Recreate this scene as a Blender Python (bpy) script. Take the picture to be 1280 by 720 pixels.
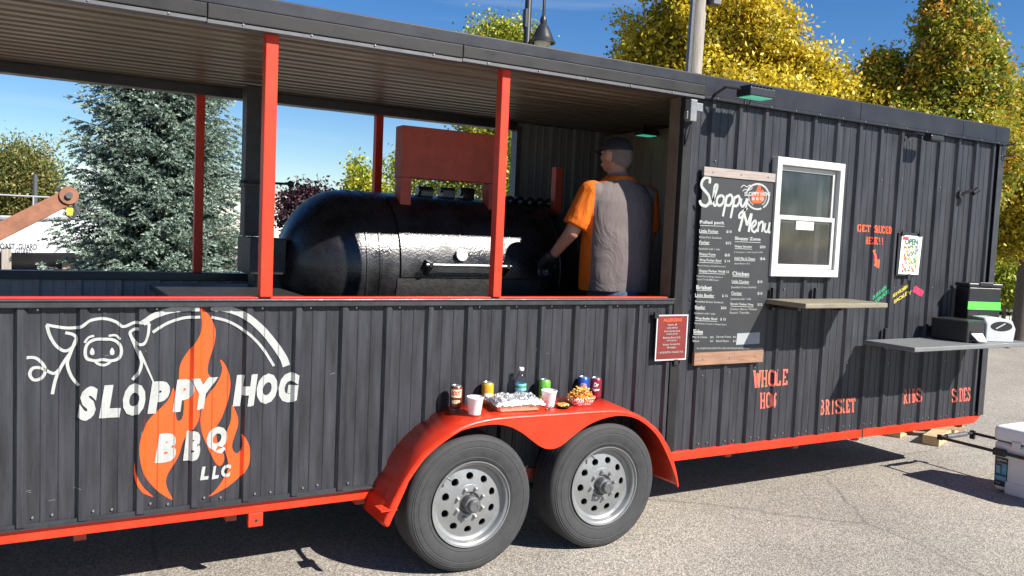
import bpy, bmesh, math, random
import numpy as np
from mathutils import Vector, Matrix
from mathutils.geometry import tessellate_polygon
R = math.radians
random.seed(7); rng = np.random.default_rng(7)
for o in list(bpy.data.objects): bpy.data.objects.remove(o)
SC = bpy.context.scene
COL = SC.collection

# ------------------------------------------------------------------ camera, sky, sun, exposure
FPX, CAM = 1047.455, Vector((0, -3.9716, 1.7607))
YAW, PITCH, ROLL = R(29.83988), R(3.83804), R(2.52497)
fw = Vector((math.sin(YAW)*math.cos(PITCH), math.cos(YAW)*math.cos(PITCH), -math.sin(PITCH)))
r0 = fw.cross(Vector((0, 0, 1))).normalized(); u0 = r0.cross(fw)
rt = r0*math.cos(ROLL) + u0*math.sin(ROLL); up = -r0*math.sin(ROLL) + u0*math.cos(ROLL)
cam = bpy.data.objects.new('camera', bpy.data.cameras.new('camera')); COL.objects.link(cam)
cam.matrix_world = Matrix(((rt.x, up.x, -fw.x, CAM.x), (rt.y, up.y, -fw.y, CAM.y), (rt.z, up.z, -fw.z, CAM.z), (0, 0, 0, 1)))
cam.data.sensor_width = 36; cam.data.lens = 36*FPX/1280; cam.data.clip_start = 0.05; cam.data.clip_end = 2000
SC.camera = cam
TOSUN = Vector((0.62, -1.10, 1.0)).normalized()
SUN_EL = math.asin(TOSUN.z); SUN_ROT = math.atan2(TOSUN.x, TOSUN.y)
wd = bpy.data.worlds.new('World'); SC.world = wd; wd.use_nodes = True
nt = wd.node_tree; nt.nodes.clear()
wo = nt.nodes.new('ShaderNodeOutputWorld'); bg = nt.nodes.new('ShaderNodeBackground'); sky = nt.nodes.new('ShaderNodeTexSky')
sky.sky_type = 'NISHITA'; sky.sun_disc = False; sky.sun_elevation = SUN_EL; sky.sun_rotation = SUN_ROT
sky.air_density = 1.0; sky.dust_density = 0.05; sky.ozone_density = 4.0; sky.altitude = 300
# thin cirrus streaks all round the sky
tc = nt.nodes.new('ShaderNodeTexCoord'); mp = nt.nodes.new('ShaderNodeMapping'); mp.inputs['Scale'].default_value = (1.2, 1.2, 16)
nz = nt.nodes.new('ShaderNodeTexNoise'); nz.inputs['Scale'].default_value = 1.6; nz.inputs['Detail'].default_value = 5
rp = nt.nodes.new('ShaderNodeValToRGB'); rp.color_ramp.elements[0].position = 0.56; rp.color_ramp.elements[1].position = 0.80
rp.color_ramp.elements[0].color = (0, 0, 0, 1); rp.color_ramp.elements[1].color = (0.35, 0.35, 0.35, 1)
mx = nt.nodes.new('ShaderNodeMix'); mx.data_type = 'RGBA'; mx.inputs['B'].default_value = (6.5, 7.2, 8.0, 1)
nt.links.new(tc.outputs['Generated'], mp.inputs['Vector']); nt.links.new(mp.outputs[0], nz.inputs['Vector'])
nt.links.new(nz.outputs['Fac'], rp.inputs[0]); nt.links.new(rp.outputs[0], mx.inputs['Factor'])
hs = nt.nodes.new('ShaderNodeHueSaturation'); hs.inputs['Saturation'].default_value = 1.28; hs.inputs['Hue'].default_value = 0.508; nt.links.new(sky.outputs[0], hs.inputs['Color']); nt.links.new(hs.outputs[0], mx.inputs['A']); nt.links.new(mx.outputs['Result'], bg.inputs[0]); nt.links.new(bg.outputs[0], wo.inputs[0])
bg.inputs[1].default_value = 0.064
sun = bpy.data.objects.new('sun', bpy.data.lights.new('sun', 'SUN')); COL.objects.link(sun)
sun.data.energy = 5.0; sun.data.angle = R(0.53); sun.data.color = (1.0, 0.95, 0.87)
sun.rotation_euler = TOSUN.to_track_quat('Z', 'Y').to_euler(); sun.location = (6, -10, 12)
SC.view_settings.view_transform = 'Standard'; SC.view_settings.look = 'None'
SC.view_settings.exposure = 1.0; SC.view_settings.gamma = 1.0; SC.view_settings.use_curve_mapping = False
SC.render.engine = 'CYCLES'

# ------------------------------------------------------------------ pixel -> place helpers
def ray(px, py): return rt*((px-640)/FPX) - up*((py-360)/FPX) + fw
def onY(px, py, y=0.0):
    d = ray(px, py); return CAM + d*((y-CAM.y)/d.y)
def onZ(px, py, z=0.0):
    d = ray(px, py); return CAM + d*((z-CAM.z)/d.z)
def onX(px, py, x=0.0):
    d = ray(px, py); return CAM + d*((x-CAM.x)/d.x)
def atdist(px, py, dist):
    d = ray(px, py); return CAM + d*(dist/math.hypot(d.x, d.y))
def wz(px, py, y=0.0):
    p = onY(px, py, y); return (p.x, p.z)

# ------------------------------------------------------------------ materials
MATS = {}
def mat(name, base, rough=0.5, metal=0.0, var=0.12, vscale=8.0, bump=0.0, bscale=60.0, spec=0.5, coat=0.0, trans=0.0, emit=None, estr=0.0, stretch=None, rvar=0.0):
    if name in MATS: return MATS[name]
    m = bpy.data.materials.new(name); m.use_nodes = True; t = m.node_tree; b = t.nodes['Principled BSDF']
    b.inputs['Roughness'].default_value = rough; b.inputs['Metallic'].default_value = metal
    b.inputs['Specular IOR Level'].default_value = spec; b.inputs['Coat Weight'].default_value = coat
    b.inputs['Transmission Weight'].default_value = trans
    if emit: b.inputs['Emission Color'].default_value = (*emit, 1); b.inputs['Emission Strength'].default_value = estr
    co = t.nodes.new('ShaderNodeTexCoord'); vec = co.outputs['Object']
    if stretch:
        mp = t.nodes.new('ShaderNodeMapping'); mp.inputs['Scale'].default_value = stretch; t.links.new(vec, mp.inputs[0]); vec = mp.outputs[0]
    n = t.nodes.new('ShaderNodeTexNoise'); n.inputs['Scale'].default_value = vscale; n.inputs['Detail'].default_value = 6; n.inputs['Roughness'].default_value = 0.65
    t.links.new(vec, n.inputs['Vector'])
    rp = t.nodes.new('ShaderNodeValToRGB'); e = rp.color_ramp.elements
    e[0].position = 0.3; e[1].position = 0.7
    e[0].color = (*[c*(1-var) for c in base], 1); e[1].color = (*[min(1, c*(1+var)) for c in base], 1)
    t.links.new(n.outputs['Fac'], rp.inputs[0]); t.links.new(rp.outputs[0], b.inputs['Base Color'])
    if rvar:
        mr = t.nodes.new('ShaderNodeMapRange'); mr.inputs['To Min'].default_value = max(0.02, rough-rvar); mr.inputs['To Max'].default_value = min(1, rough+rvar)
        mr.inputs['From Min'].default_value = 0.3; mr.inputs['From Max'].default_value = 0.7
        t.links.new(n.outputs['Fac'], mr.inputs['Value']); t.links.new(mr.outputs[0], b.inputs['Roughness'])
    if bump:
        n2 = t.nodes.new('ShaderNodeTexNoise'); n2.inputs['Scale'].default_value = bscale; n2.inputs['Detail'].default_value = 4
        t.links.new(vec, n2.inputs['Vector'])
        bp = t.nodes.new('ShaderNodeBump'); bp.inputs['Strength'].default_value = bump; bp.inputs['Distance'].default_value = 0.01
        t.links.new(n2.outputs['Fac'], bp.inputs['Height']); t.links.new(bp.outputs[0], b.inputs['Normal'])
    MATS[name] = m; return m

M = dict
black_steel = mat('black_ribbed_steel', (0.034, 0.035, 0.041), 0.38, 0, 0.38, 3.0, 0.6, 4.0, 0.25, stretch=(6, 6, 0.7), rvar=0.12)
black_trim = mat('black_trim', (0.030, 0.031, 0.036), 0.38, 0, 0.25, 12, 0.1, 30, rvar=0.1)
fascia_m = mat('slate_fascia', (0.016, 0.017, 0.023), 0.42, 0, 0.2, 4, 0.15, 3, 0.3, rvar=0.08)
bronze_m = mat('bronze_fascia', (0.015, 0.014, 0.014), 0.5, 0, 0.25, 6, 0.1, 8, 0.3, rvar=0.1)
galv = mat('galvanised_lip', (0.10, 0.10, 0.105), 0.45, 0.4, 0.2, 14, 0.05, 30)
roof_under = mat('tan_roof_underside', (0.155, 0.122, 0.086), 0.34, 0.0, 0.22, 5, 0.1, 12, stretch=(0.5, 4, 4))
red_paint = mat('red_orange_paint', (0.66, 0.034, 0.010), 0.36, 0, 0.16, 7, 0.08, 14, 0.35, coat=0.12, rvar=0.12)
red_post = mat('red_post_paint', (0.56, 0.036, 0.012), 0.5, 0, 0.16, 9, 0.08, 20, 0.3)
red_dark = mat('shaded_red_paint', (0.40, 0.060, 0.028), 0.6, 0, 0.22, 10, 0.1, 30)  # red dulled, the shade on these parts is put into the colour
grey_liner = mat('grey_interior_sheet', (0.20, 0.205, 0.21), 0.5, 0, 0.15, 5, 0.1, 10, stretch=(4, 4, 0.6))
tan_liner = mat('tan_interior_sheet', (0.20, 0.165, 0.125), 0.5, 0, 0.15, 5, 0.1, 10, stretch=(4, 4, 0.6))
white_vinyl = mat('white_vinyl', (0.52, 0.52, 0.49), 0.45, 0, 0.06, 10)
decal_white = mat('white_vinyl_decal', (0.36, 0.37, 0.355), 0.5, 0, 0.12, 25)
decal_orange = mat('orange_red_decal', (0.85, 0.085, 0.012), 0.45, 0, 0.07, 12)
decal_salmon = mat('faded_red_decal', (0.62, 0.13, 0.085), 0.6, 0, 0.25, 40)
decal_red = mat('bright_red_decal', (0.82, 0.10, 0.035), 0.5, 0, 0.1, 30)
rubber = mat('tyre_rubber', (0.034, 0.034, 0.035), 0.78, 0, 0.28, 14, 0.12, 120, rvar=0.1)
rim_m = mat('silver_rim_paint', (0.235, 0.24, 0.24), 0.38, 0.4, 0.10, 14, 0.03, 60, rvar=0.08)
hub_m = mat('hub_dark_steel', (0.16, 0.16, 0.165), 0.42, 0.6, 0.25, 25)
dark_m = mat('dark_void_paint', (0.012, 0.012, 0.013), 0.8)
chrome = mat('lug_zinc', (0.40, 0.40, 0.39), 0.35, 0.8, 0.15, 30)
smoker_m = mat('smoker_black_enamel', (0.013, 0.012, 0.013), 0.30, 0, 0.6, 7, 0.22, 80, 0.5, coat=0.08, rvar=0.16)
smoker_rough = mat('smoker_sooty_steel', (0.022, 0.020, 0.019), 0.55, 0.0, 0.5, 14, 0.4, 40)
rust_m = mat('rusty_orange_steel', (0.27, 0.115, 0.065), 0.62, 0, 0.3, 8, 0.2, 40)
wood_m = mat('weathered_wood', (0.34, 0.27, 0.18), 0.75, 0, 0.3, 6, 0.3, 30, stretch=(0.8, 12, 12))
wood_strip = mat('brown_wood_strip', (0.26, 0.14, 0.085), 0.7, 0, 0.3, 8, 0.2, 40, stretch=(1, 10, 10))
wood_grey = mat('greyish_wood_strip', (0.30, 0.25, 0.22), 0.7, 0, 0.2, 8, 0.2, 40, stretch=(1, 10, 10))
shelf_tan = mat('tan_shelf_laminate', (0.20, 0.175, 0.12), 0.6, 0, 0.25, 8, 0.05, 40, stretch=(1, 8, 8))
shelf_grey = mat('grey_shelf_laminate', (0.16, 0.165, 0.165), 0.5, 0, 0.12, 8, 0.05, 40)
board_m = mat('menu_board_black', (0.028, 0.029, 0.031), 0.5, 0, 0.15, 6)
glass_m = None
plastic_black = mat('black_plastic', (0.020, 0.020, 0.021), 0.35, 0, 0.15, 20, 0.04, 60)
plastic_white = mat('white_plastic', (0.80, 0.80, 0.80), 0.4, 0, 0.04, 12)
silver_plastic = mat('silver_plastic', (0.62, 0.63, 0.64), 0.3, 0.3, 0.04, 12)

def pane_mat():
    m = bpy.data.materials.new('window_glass'); m.use_nodes = True; t = m.node_tree; b = t.nodes['Principled BSDF']
    b.inputs['Base Color'].default_value = (0.50, 0.51, 0.51, 1); b.inputs['Roughness'].default_value = 0.03; b.inputs['Transmission Weight'].default_value = 1.0
    b.inputs['IOR'].default_value = 1.5
    d = t.nodes.new('ShaderNodeBsdfDiffuse'); d.inputs[0].default_value = (0.45, 0.45, 0.43, 1)  # pale dusty mix paints in the grey haze of reflections on the pane
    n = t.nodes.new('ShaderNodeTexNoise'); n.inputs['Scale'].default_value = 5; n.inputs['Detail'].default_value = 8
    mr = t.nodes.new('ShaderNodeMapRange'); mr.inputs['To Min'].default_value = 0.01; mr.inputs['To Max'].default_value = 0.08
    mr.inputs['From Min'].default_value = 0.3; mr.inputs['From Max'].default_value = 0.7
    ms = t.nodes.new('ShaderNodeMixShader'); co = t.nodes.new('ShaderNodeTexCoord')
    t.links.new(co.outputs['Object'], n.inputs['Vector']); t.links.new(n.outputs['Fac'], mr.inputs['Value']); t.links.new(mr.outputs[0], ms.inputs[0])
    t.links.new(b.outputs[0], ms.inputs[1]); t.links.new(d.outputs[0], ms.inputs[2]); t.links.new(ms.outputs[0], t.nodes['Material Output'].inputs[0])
    return m
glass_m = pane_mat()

# ------------------------------------------------------------------ mesh builder
class MB:
    def __init__(s): s.v = []; s.f = []; s.m = []; s.s = []
    def add(s, vs, fs, mi=0, smooth=False):
        k = len(s.v); s.v += [tuple(v) for v in vs]
        for f in fs: s.f.append(tuple(i+k for i in f)); s.m.append(mi); s.s.append(smooth)
        return s
    def box(s, x0, x1, y0, y1, z0, z1, mi=0):
        v = [(x, y, z) for z in (z0, z1) for y in (y0, y1) for x in (x0, x1)]
        return s.add(v, [(0, 2, 3, 1), (4, 5, 7, 6), (0, 1, 5, 4), (2, 6, 7, 3), (0, 4, 6, 2), (1, 3, 7, 5)], mi)
    def obox(s, c, ax, ay, az, h, mi=0):
        c = Vector(c); ax, ay, az = [Vector(a).normalized()*k for a, k in zip((ax, ay, az), h)]
        v = [c+ax*i+ay*j+az*k for k in (-1, 1) for j in (-1, 1) for i in (-1, 1)]
        return s.add(v, [(0, 2, 3, 1), (4, 5, 7, 6), (0, 1, 5, 4), (2, 6, 7, 3), (0, 4, 6, 2), (1, 3, 7, 5)], mi)
    def bar(s, p0, p1, w, h, mi=0):
        p0, p1 = Vector(p0), Vector(p1); d = (p1-p0); L = d.length; d.normalize()
        a = d.cross(Vector((0, 0, 1)));  a = a.normalized() if a.length > 1e-3 else Vector((1, 0, 0))
        return s.obox((p0+p1)/2, d, a, a.cross(d), (L/2, w/2, h/2), mi)
    def lathe(s, prof, org=(0, 0, 0), axis=(0, 0, 1), n=32, mi=0, smooth=True, cap=True, a0=0.0, a1=2*math.pi, ref=None):
        org, ax = Vector(org), Vector(axis).normalized()
        e1 = Vector(ref) if ref else ax.cross(Vector((0, 0, 1)))
        if e1.length < 1e-3: e1 = Vector((1, 0, 0))
        e1 = (e1-ax*e1.dot(ax)).normalized(); e2 = ax.cross(e1)
        full = abs(a1-a0-2*math.pi) < 1e-6; nn = n if full else n+1
        v = []; f = []
        for a, r in prof:
            for i in range(nn):
                t = a0+(a1-a0)*i/n; v.append(org+ax*a+(e1*math.cos(t)+e2*math.sin(t))*r)
        for j in range(len(prof)-1):
            for i in range(n):
                k = (i+1) % nn; f.append((j*nn+i, j*nn+k, (j+1)*nn+k, (j+1)*nn+i))
        s.add(v, f, mi, smooth)
        if cap and full:
            if prof[0][1] > 1e-4: s.add(v[:nn], [tuple(range(nn))[::-1]], mi)
            if prof[-1][1] > 1e-4: s.add(v[-nn:], [tuple(range(nn))], mi)
        return s
    def cyl(s, p0, p1, r0, r1=None, n=16, mi=0, smooth=True, cap=True):
        p0, p1 = Vector(p0), Vector(p1); r1 = r0 if r1 is None else r1
        return s.lathe([(0, r0), ((p1-p0).length, r1)], p0, p1-p0, n, mi, smooth, cap)
    def tube(s, pts, r, n=8, mi=0, taper=None):
        pts = [Vector(p) for p in pts]; rs = taper or [r]*len(pts); v = []; f = []
        nrm = None
        for i, p in enumerate(pts):
            d = (pts[min(i+1, len(pts)-1)]-pts[max(i-1, 0)]).normalized()
            if nrm is None: nrm = d.orthogonal().normalized()
            nrm = (nrm-d*nrm.dot(d)).normalized(); b = d.cross(nrm)
            for k in range(n):
                t = 2*math.pi*k/n; v.append(p+(nrm*math.cos(t)+b*math.sin(t))*rs[i])
        for i in range(len(pts)-1):
            for k in range(n): f.append((i*n+k, i*n+(k+1) % n, (i+1)*n+(k+1) % n, (i+1)*n+k))
        f += [tuple(range(n))[::-1], tuple(range((len(pts)-1)*n, len(pts)*n))]
        return s.add(v, f, mi, True)
    def ell(s, c, r, rot=None, nu=20, nv=12, mi=0):
        c = Vector(c); rot = rot or Matrix.Identity(3); v = []; f = []
        for j in range(nv+1):
            ph = math.pi*j/nv
            for i in range(nu):
                t = 2*math.pi*i/nu
                v.append(c+rot @ Vector((r[0]*math.sin(ph)*math.cos(t), r[1]*math.sin(ph)*math.sin(t), r[2]*math.cos(ph))))
        for j in range(nv):
            for i in range(nu):
                a, b2 = j*nu+i, j*nu+(i+1) % nu; f.append((a, a+nu, b2+nu, b2))
        return s.add(v, f, mi, True)
    def prism(s, poly, y0, y1, mi=0, axis='y'):
        n = len(poly); mk = (lambda p, y: (p[0], y, p[1])) if axis == 'y' else ((lambda p, y: (y, p[0], p[1])) if axis == 'x' else (lambda p, y: (p[0], p[1], y)))
        v = [mk(p, y0) for p in poly]+[mk(p, y1) for p in poly]
        tri = tessellate_polygon([[Vector((p[0], p[1], 0)) for p in poly]])
        f = [tuple(t) for t in tri]+[tuple(i+n for i in t)[::-1] for t in tri]+[(i, (i+1) % n, n+(i+1) % n, n+i) for i in range(n)]
        return s.add(v, f, mi)
WOFF = {}
def woff(o): return WOFF.get(o.name, Vector((0, 0, 0))) if o else Vector((0, 0, 0))
def empty(name, loc, parent=None):
    o = bpy.data.objects.new(name, None); COL.objects.link(o); o.empty_display_size = 0.1
    o.location = Vector(loc)-woff(parent)
    if parent: o.parent = parent
    WOFF[o.name] = Vector(loc); return o
def tag(o, label=None, cat=None, group=None, kind=None):
    for k, v in (('label', label), ('category', cat), ('group', group), ('kind', kind)):
        if v: o[k] = v
    return o
def thing(name, loc, label, cat, group=None): return tag(empty(name, loc), label, cat, group)
def build(mb, name, mats, parent=None, bevel=0, sharp=38, recalc=True, seg=2):
    off = woff(parent); me = bpy.data.meshes.new(name)
    me.from_pydata([(v[0]-off.x, v[1]-off.y, v[2]-off.z) for v in mb.v], [], mb.f)
    mats = mats if isinstance(mats, (list, tuple)) else [mats]
    for m in mats: me.materials.append(m)
    me.polygons.foreach_set('material_index', mb.m)
    if recalc:
        b = bmesh.new(); b.from_mesh(me); bmesh.ops.recalc_face_normals(b, faces=b.faces); b.to_mesh(me); b.free()
    sm = any(mb.s)
    me.polygons.foreach_set('use_smooth', [bool(x) for x in mb.s] if len(mb.s) == len(me.polygons) else [sm]*len(me.polygons))
    if sm: me.set_sharp_from_angle(angle=R(sharp))
    o = bpy.data.objects.new(name, me); COL.objects.link(o)
    if parent: o.parent = parent
    WOFF[o.name] = off
    if bevel:
        bv = o.modifiers.new('bevel', 'BEVEL'); bv.width = bevel; bv.segments = seg; bv.limit_method = 'ANGLE'; bv.angle_limit = R(50)
    return o
def copy_tree(o, parent=None, loc=None):
    c = o.copy(); COL.objects.link(c)
    c.parent = parent
    if loc is not None: c.location = loc
    WOFF[c.name] = woff(o)
    for ch in o.children: copy_tree(ch, c)
    return c
def single(mb, name, mats, loc, label, cat, group=None, **k):
    e = Vector(loc)                      # one-mesh thing with its origin at its base
    off = Vector(loc); mb.v = [(v[0]-off.x, v[1]-off.y, v[2]-off.z) for v in mb.v]
    o = build(mb, name, mats, None, **k); o.location = off; WOFF[o.name] = off
    return tag(o, label, cat, group)

# ------------------------------------------------------------------ decals laid on ribbed sheet
RIB = 0.229
def prof_pts(phase, x0, x1):
    """breakpoints (x, y) of the ribbed sheet; ribs stand towards -y"""
    out = []
    k0 = int(math.floor((x0-phase)/RIB))-1; k1 = int(math.ceil((x1-phase)/RIB))+1
    for k in range(k0, k1+1):
        c = phase+k*RIB
        for dx, y in ((-.027, 0), (-.012, -.020), (.012, -.020), (.027, 0), (.070, 0), (.075, -.0035), (.087, -.0035), (.092, 0), (.137, 0), (.142, -.0035), (.154, -.0035), (.159, 0)):
            out.append((c+dx, y))
    return out
def prof_y(pts, x):
    xs = [p[0] for p in pts]; return float(np.interp(x, xs, [p[1] for p in pts]))
PH_L, PH_R = -0.042, 3.651
LPTS = prof_pts(PH_L, -3.2, 4.0); RPTS = prof_pts(PH_R, 3.0, 7.2)
FLAT = [(-99, 0), (99, 0)]
def drape(pieces, name, mats, parent, pts=FLAT, off=0.002, base=0.0, step=0.00012):
    """pieces: list of (verts2d, faces[, mat]) in wall coordinates (x, z)"""
    bm = bmesh.new()
    xs = [p[0] for p in pts if abs(p[0]) < 50]
    for k, pc in enumerate(pieces):
        v2, fs = pc[0], pc[1]; mi = pc[2] if len(pc) > 2 else 0
        vs = [bm.verts.new((p[0], -off-step*k, p[1])) for p in v2]
        for f in fs:
            try: bm.faces.new([vs[i] for i in f]).material_index = mi
            except ValueError: pass
    if bm.verts:
        lo, hi = min(v.co.x for v in bm.verts), max(v.co.x for v in bm.verts)
        for x in xs:
            if lo < x < hi:
                bmesh.ops.bisect_plane(bm, geom=bm.verts[:]+bm.edges[:]+bm.faces[:], plane_co=(x, 0, 0), plane_no=(1, 0, 0), dist=1e-6)
    for v in bm.verts: v.co.y += base+prof_y(pts, v.co.x)
    for f in bm.faces:
        f.normal_update()
        if f.normal.y > 0: f.normal_flip()
    o_ = woff(parent); bmesh.ops.translate(bm, verts=bm.verts, vec=-o_)
    me = bpy.data.meshes.new(name); bm.to_mesh(me); bm.free()
    for m in (mats if isinstance(mats, (list, tuple)) else [mats]): me.materials.append(m)
    o = bpy.data.objects.new(name, me); COL.objects.link(o); o.parent = parent; WOFF[o.name] = o_
    return o
def poly(ps):
    t = tessellate_polygon([[Vector((p[0], p[1], 0)) for p in ps]]); return (ps, [tuple(x) for x in t])
def smooth_line(ps, n=6, closed=False):
    P = [Vector((p[0], p[1])) for p in ps]; out = []; N = len(P)
    if closed: idx = range(N)
    else: idx = range(N-1)
    for i in idx:
        p0 = P[(i-1) % N] if closed else P[max(i-1, 0)]; p1 = P[i]; p2 = P[(i+1) % N]; p3 = P[(i+2) % N] if closed else P[min(i+2, N-1)]
        for k in range(n):
            t = k/n
            out.append(0.5*((2*p1)+(p2-p0)*t+(2*p0-5*p1+4*p2-p3)*t*t+(3*p1-p0-3*p2+p3)*t**3))
    out.append(P[0].copy() if closed else P[-1].copy())
    return out
def ribbon(ps, w, n=6, closed=False, taper=None, smooth=True):
    L = smooth_line(ps, n, closed) if smooth else [Vector(p) for p in ps]
    v = []; f = []; N = len(L)
    for i, p in enumerate(L):
        a = L[(i-1) % (N-1)] if closed and i == 0 else L[max(i-1, 0)]; b = L[1] if closed and i == N-1 else L[min(i+1, N-1)]
        d = (b-a); d = d.normalized() if d.length > 1e-9 else Vector((1, 0)); nn = Vector((-d.y, d.x))
        ww = w if taper is None else w*(taper[0]+(taper[1]-taper[0])*i/(N-1))
        v += [tuple(p+nn*ww/2), tuple(p-nn*ww/2)]
    for i in range(N-1): f.append((2*i, 2*i+1, 2*i+3, 2*i+2))
    return (v, f)
GC = {}
def glyphs(txt, bold=0.0, shear=0.0, space=1.0, align='LEFT'):
    key = (txt, bold, shear, space, align)
    if key in GC: return GC[key]
    c = bpy.data.curves.new('t', 'FONT'); c.body = txt; c.offset = bold; c.shear = shear; c.space_character = space; c.resolution_u = 3; c.align_x = align
    o = bpy.data.objects.new('t', c); COL.objects.link(o); bpy.context.view_layer.update()
    me = o.evaluated_get(bpy.context.evaluated_depsgraph_get()).to_mesh()
    r = ([(v.co.x, v.co.y) for v in me.vertices], [tuple(p.vertices) for p in me.polygons])
    o.to_mesh_clear(); bpy.data.objects.remove(o); bpy.data.curves.remove(c)
    GC[key] = r; return r
def fit(g, quad):
    """map glyph bbox onto a quad of wall points TL, TR, BR, BL"""
    v, f = g; xs = [p[0] for p in v]; ys = [p[1] for p in v]; x0, x1, y0, y1 = min(xs), max(xs), min(ys), max(ys)
    out = []
    for x, y in v:
        s = (x-x0)/(x1-x0+1e-9); t = (y1-y)/(y1-y0+1e-9)
        a = [quad[0][k]*(1-s)+quad[1][k]*s for k in (0, 1)]; b = [quad[3][k]*(1-s)+quad[2][k]*s for k in (0, 1)]
        out.append((a[0]*(1-t)+b[0]*t, a[1]*(1-t)+b[1]*t))
    return (out, f)
def pxquad(x0, y0, x1, y1, tf=lambda a, b: (a, b), sl=0.0, y=0.0):
    """pixel box (slanted by sl px from left to right) -> wall quad"""
    return [wz(*tf(a, b), y) for a, b in ((x0, y0), (x1, y0+sl), (x1, y1+sl), (x0, y1))]

# ------------------------------------------------------------------ ground
def asphalt_mat():
    m = bpy.data.materials.new('worn_asphalt'); m.use_nodes = True; t = m.node_tree; b = t.nodes['Principled BSDF']; b.inputs['Roughness'].default_value = 0.88
    co = t.nodes.new('ShaderNodeTexCoord')
    def noise(s, d=4, r=0.6):
        n = t.nodes.new('ShaderNodeTexNoise'); n.inputs['Scale'].default_value = s; n.inputs['Detail'].default_value = d; n.inputs['Roughness'].default_value = r
        t.links.new(co.outputs['Object'], n.inputs['Vector']); return n
    vo = t.nodes.new('ShaderNodeTexVoronoi'); vo.inputs['Scale'].default_value = 125; t.links.new(co.outputs['Object'], vo.inputs['Vector'])
    rp = t.nodes.new('ShaderNodeValToRGB'); e = rp.color_ramp.elements
    e[0].position = 0.0; e[0].color = (0.155, 0.140, 0.120, 1); e[1].position = 1.0; e[1].color = (0.47, 0.43, 0.37, 1)
    e.new(0.5).color = (0.285, 0.260, 0.222, 1)
    sep = t.nodes.new('ShaderNodeSeparateColor'); t.links.new(vo.outputs['Color'], sep.inputs[0]); t.links.new(sep.outputs[0], rp.inputs[0])
    big = noise(0.5, 6); r2 = t.nodes.new('ShaderNodeValToRGB'); r2.color_ramp.elements[0].color = (0.74, 0.74, 0.75, 1); r2.color_ramp.elements[1].color = (1.06, 1.05, 1.03, 1)
    r2.color_ramp.elements[0].position = 0.3; r2.color_ramp.elements[1].position = 0.65
    t.links.new(big.outputs['Fac'], r2.inputs[0])
    mu = t.nodes.new('ShaderNodeMix'); mu.data_type = 'RGBA'; mu.blend_type = 'MULTIPLY'; mu.inputs['Factor'].default_value = 1
    t.links.new(rp.outputs[0], mu.inputs['A']); t.links.new(r2.outputs[0], mu.inputs['B'])
    # fine cracks
    wv = noise(1.3, 5); ad = t.nodes.new('ShaderNodeMix'); ad.data_type = 'VECTOR'; ad.inputs['Factor'].default_value = 0.18
    t.links.new(co.outputs['Object'], ad.inputs['A']); t.links.new(wv.outputs['Color'], ad.inputs['B'])
    cr = t.nodes.new('ShaderNodeTexVoronoi'); cr.feature = 'DISTANCE_TO_EDGE'; cr.inputs['Scale'].default_value = 0.42; t.links.new(ad.outputs['Result'], cr.inputs['Vector'])
    cm = t.nodes.new('ShaderNodeMapRange'); cm.inputs['From Min'].default_value = 0.0015; cm.inputs['From Max'].default_value = 0.006; cm.inputs['To Min'].default_value = 0.72; cm.inputs['To Max'].default_value = 1.0
    t.links.new(cr.outputs['Distance'], cm.inputs['Value'])
    m2 = t.nodes.new('ShaderNodeMix'); m2.data_type = 'RGBA'; m2.blend_type = 'MULTIPLY'; m2.inputs['Factor'].default_value = 1
    t.links.new(mu.outputs['Result'], m2.inputs['A']); t.links.new(cm.outputs[0], m2.inputs['B']); t.links.new(m2.outputs['Result'], b.inputs['Base Color'])
    bp = t.nodes.new('ShaderNodeBump'); bp.inputs['Strength'].default_value = 0.5; bp.inputs['Distance'].default_value = 0.006
    t.links.new(vo.outputs['Distance'], bp.inputs['Height']); t.links.new(bp.outputs[0], b.inputs['Normal'])
    return m
asph = asphalt_mat()
g = MB(); g.add([(-400, -300, 0), (600, -300, 0), (600, 900, 0), (-400, 900, 0)], [(0, 1, 2, 3)])
tag(build(g, 'ground', asph), 'worn grey asphalt of the car park', None, None, 'structure')
# grass and mulch verge behind the lot, with a concrete kerb
k0, k1 = onZ(1230, 403), onZ(1290, 398)
kd = (k1-k0).normalized(); kn = Vector((-kd.y, kd.x, 0)); kn = kn if kn.y > 0 else -kn
a, b_ = k0-kd*9, k0+kd*40
mulch_m = mat('brown_mulch', (0.16, 0.115, 0.08), 0.95, 0, 0.4, 14, 0.8, 30)
grass_m = mat('dry_grass', (0.10, 0.14, 0.045), 0.95, 0, 0.35, 6, 0.8, 60)
kerb_m = mat('concrete_kerb', (0.36, 0.34, 0.31), 0.85, 0, 0.15, 6, 0.3, 60)
v = [a, b_, b_+kn*1.6, a+kn*1.6]
tag(build(MB().add([p+Vector((0, 0, .10)) for p in v], [(0, 1, 2, 3)]), 'mulch_bed', mulch_m), 'brown mulch strip along the kerb', None, None, 'structure')
v = [a+kn*1.6, b_+kn*1.6, b_+kn*14, a+kn*14]
tag(build(MB().add([p+Vector((0, 0, .11)) for p in v], [(0, 1, 2, 3)]), 'grass_verge', grass_m), 'grass verge behind the car park', None, None, 'structure')
kb = MB()
for i in range(24):
    p = a+kd*(i*2.04); kb.obox(p+kd*1.0-kn*.08+Vector((0, 0, .06)), kd, kn, (0, 0, 1), (1.0, .08, .065))
tag(build(kb, 'kerb', kerb_m, bevel=.01), 'pale concrete kerb edging the mulch', None, None, 'structure')

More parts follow.
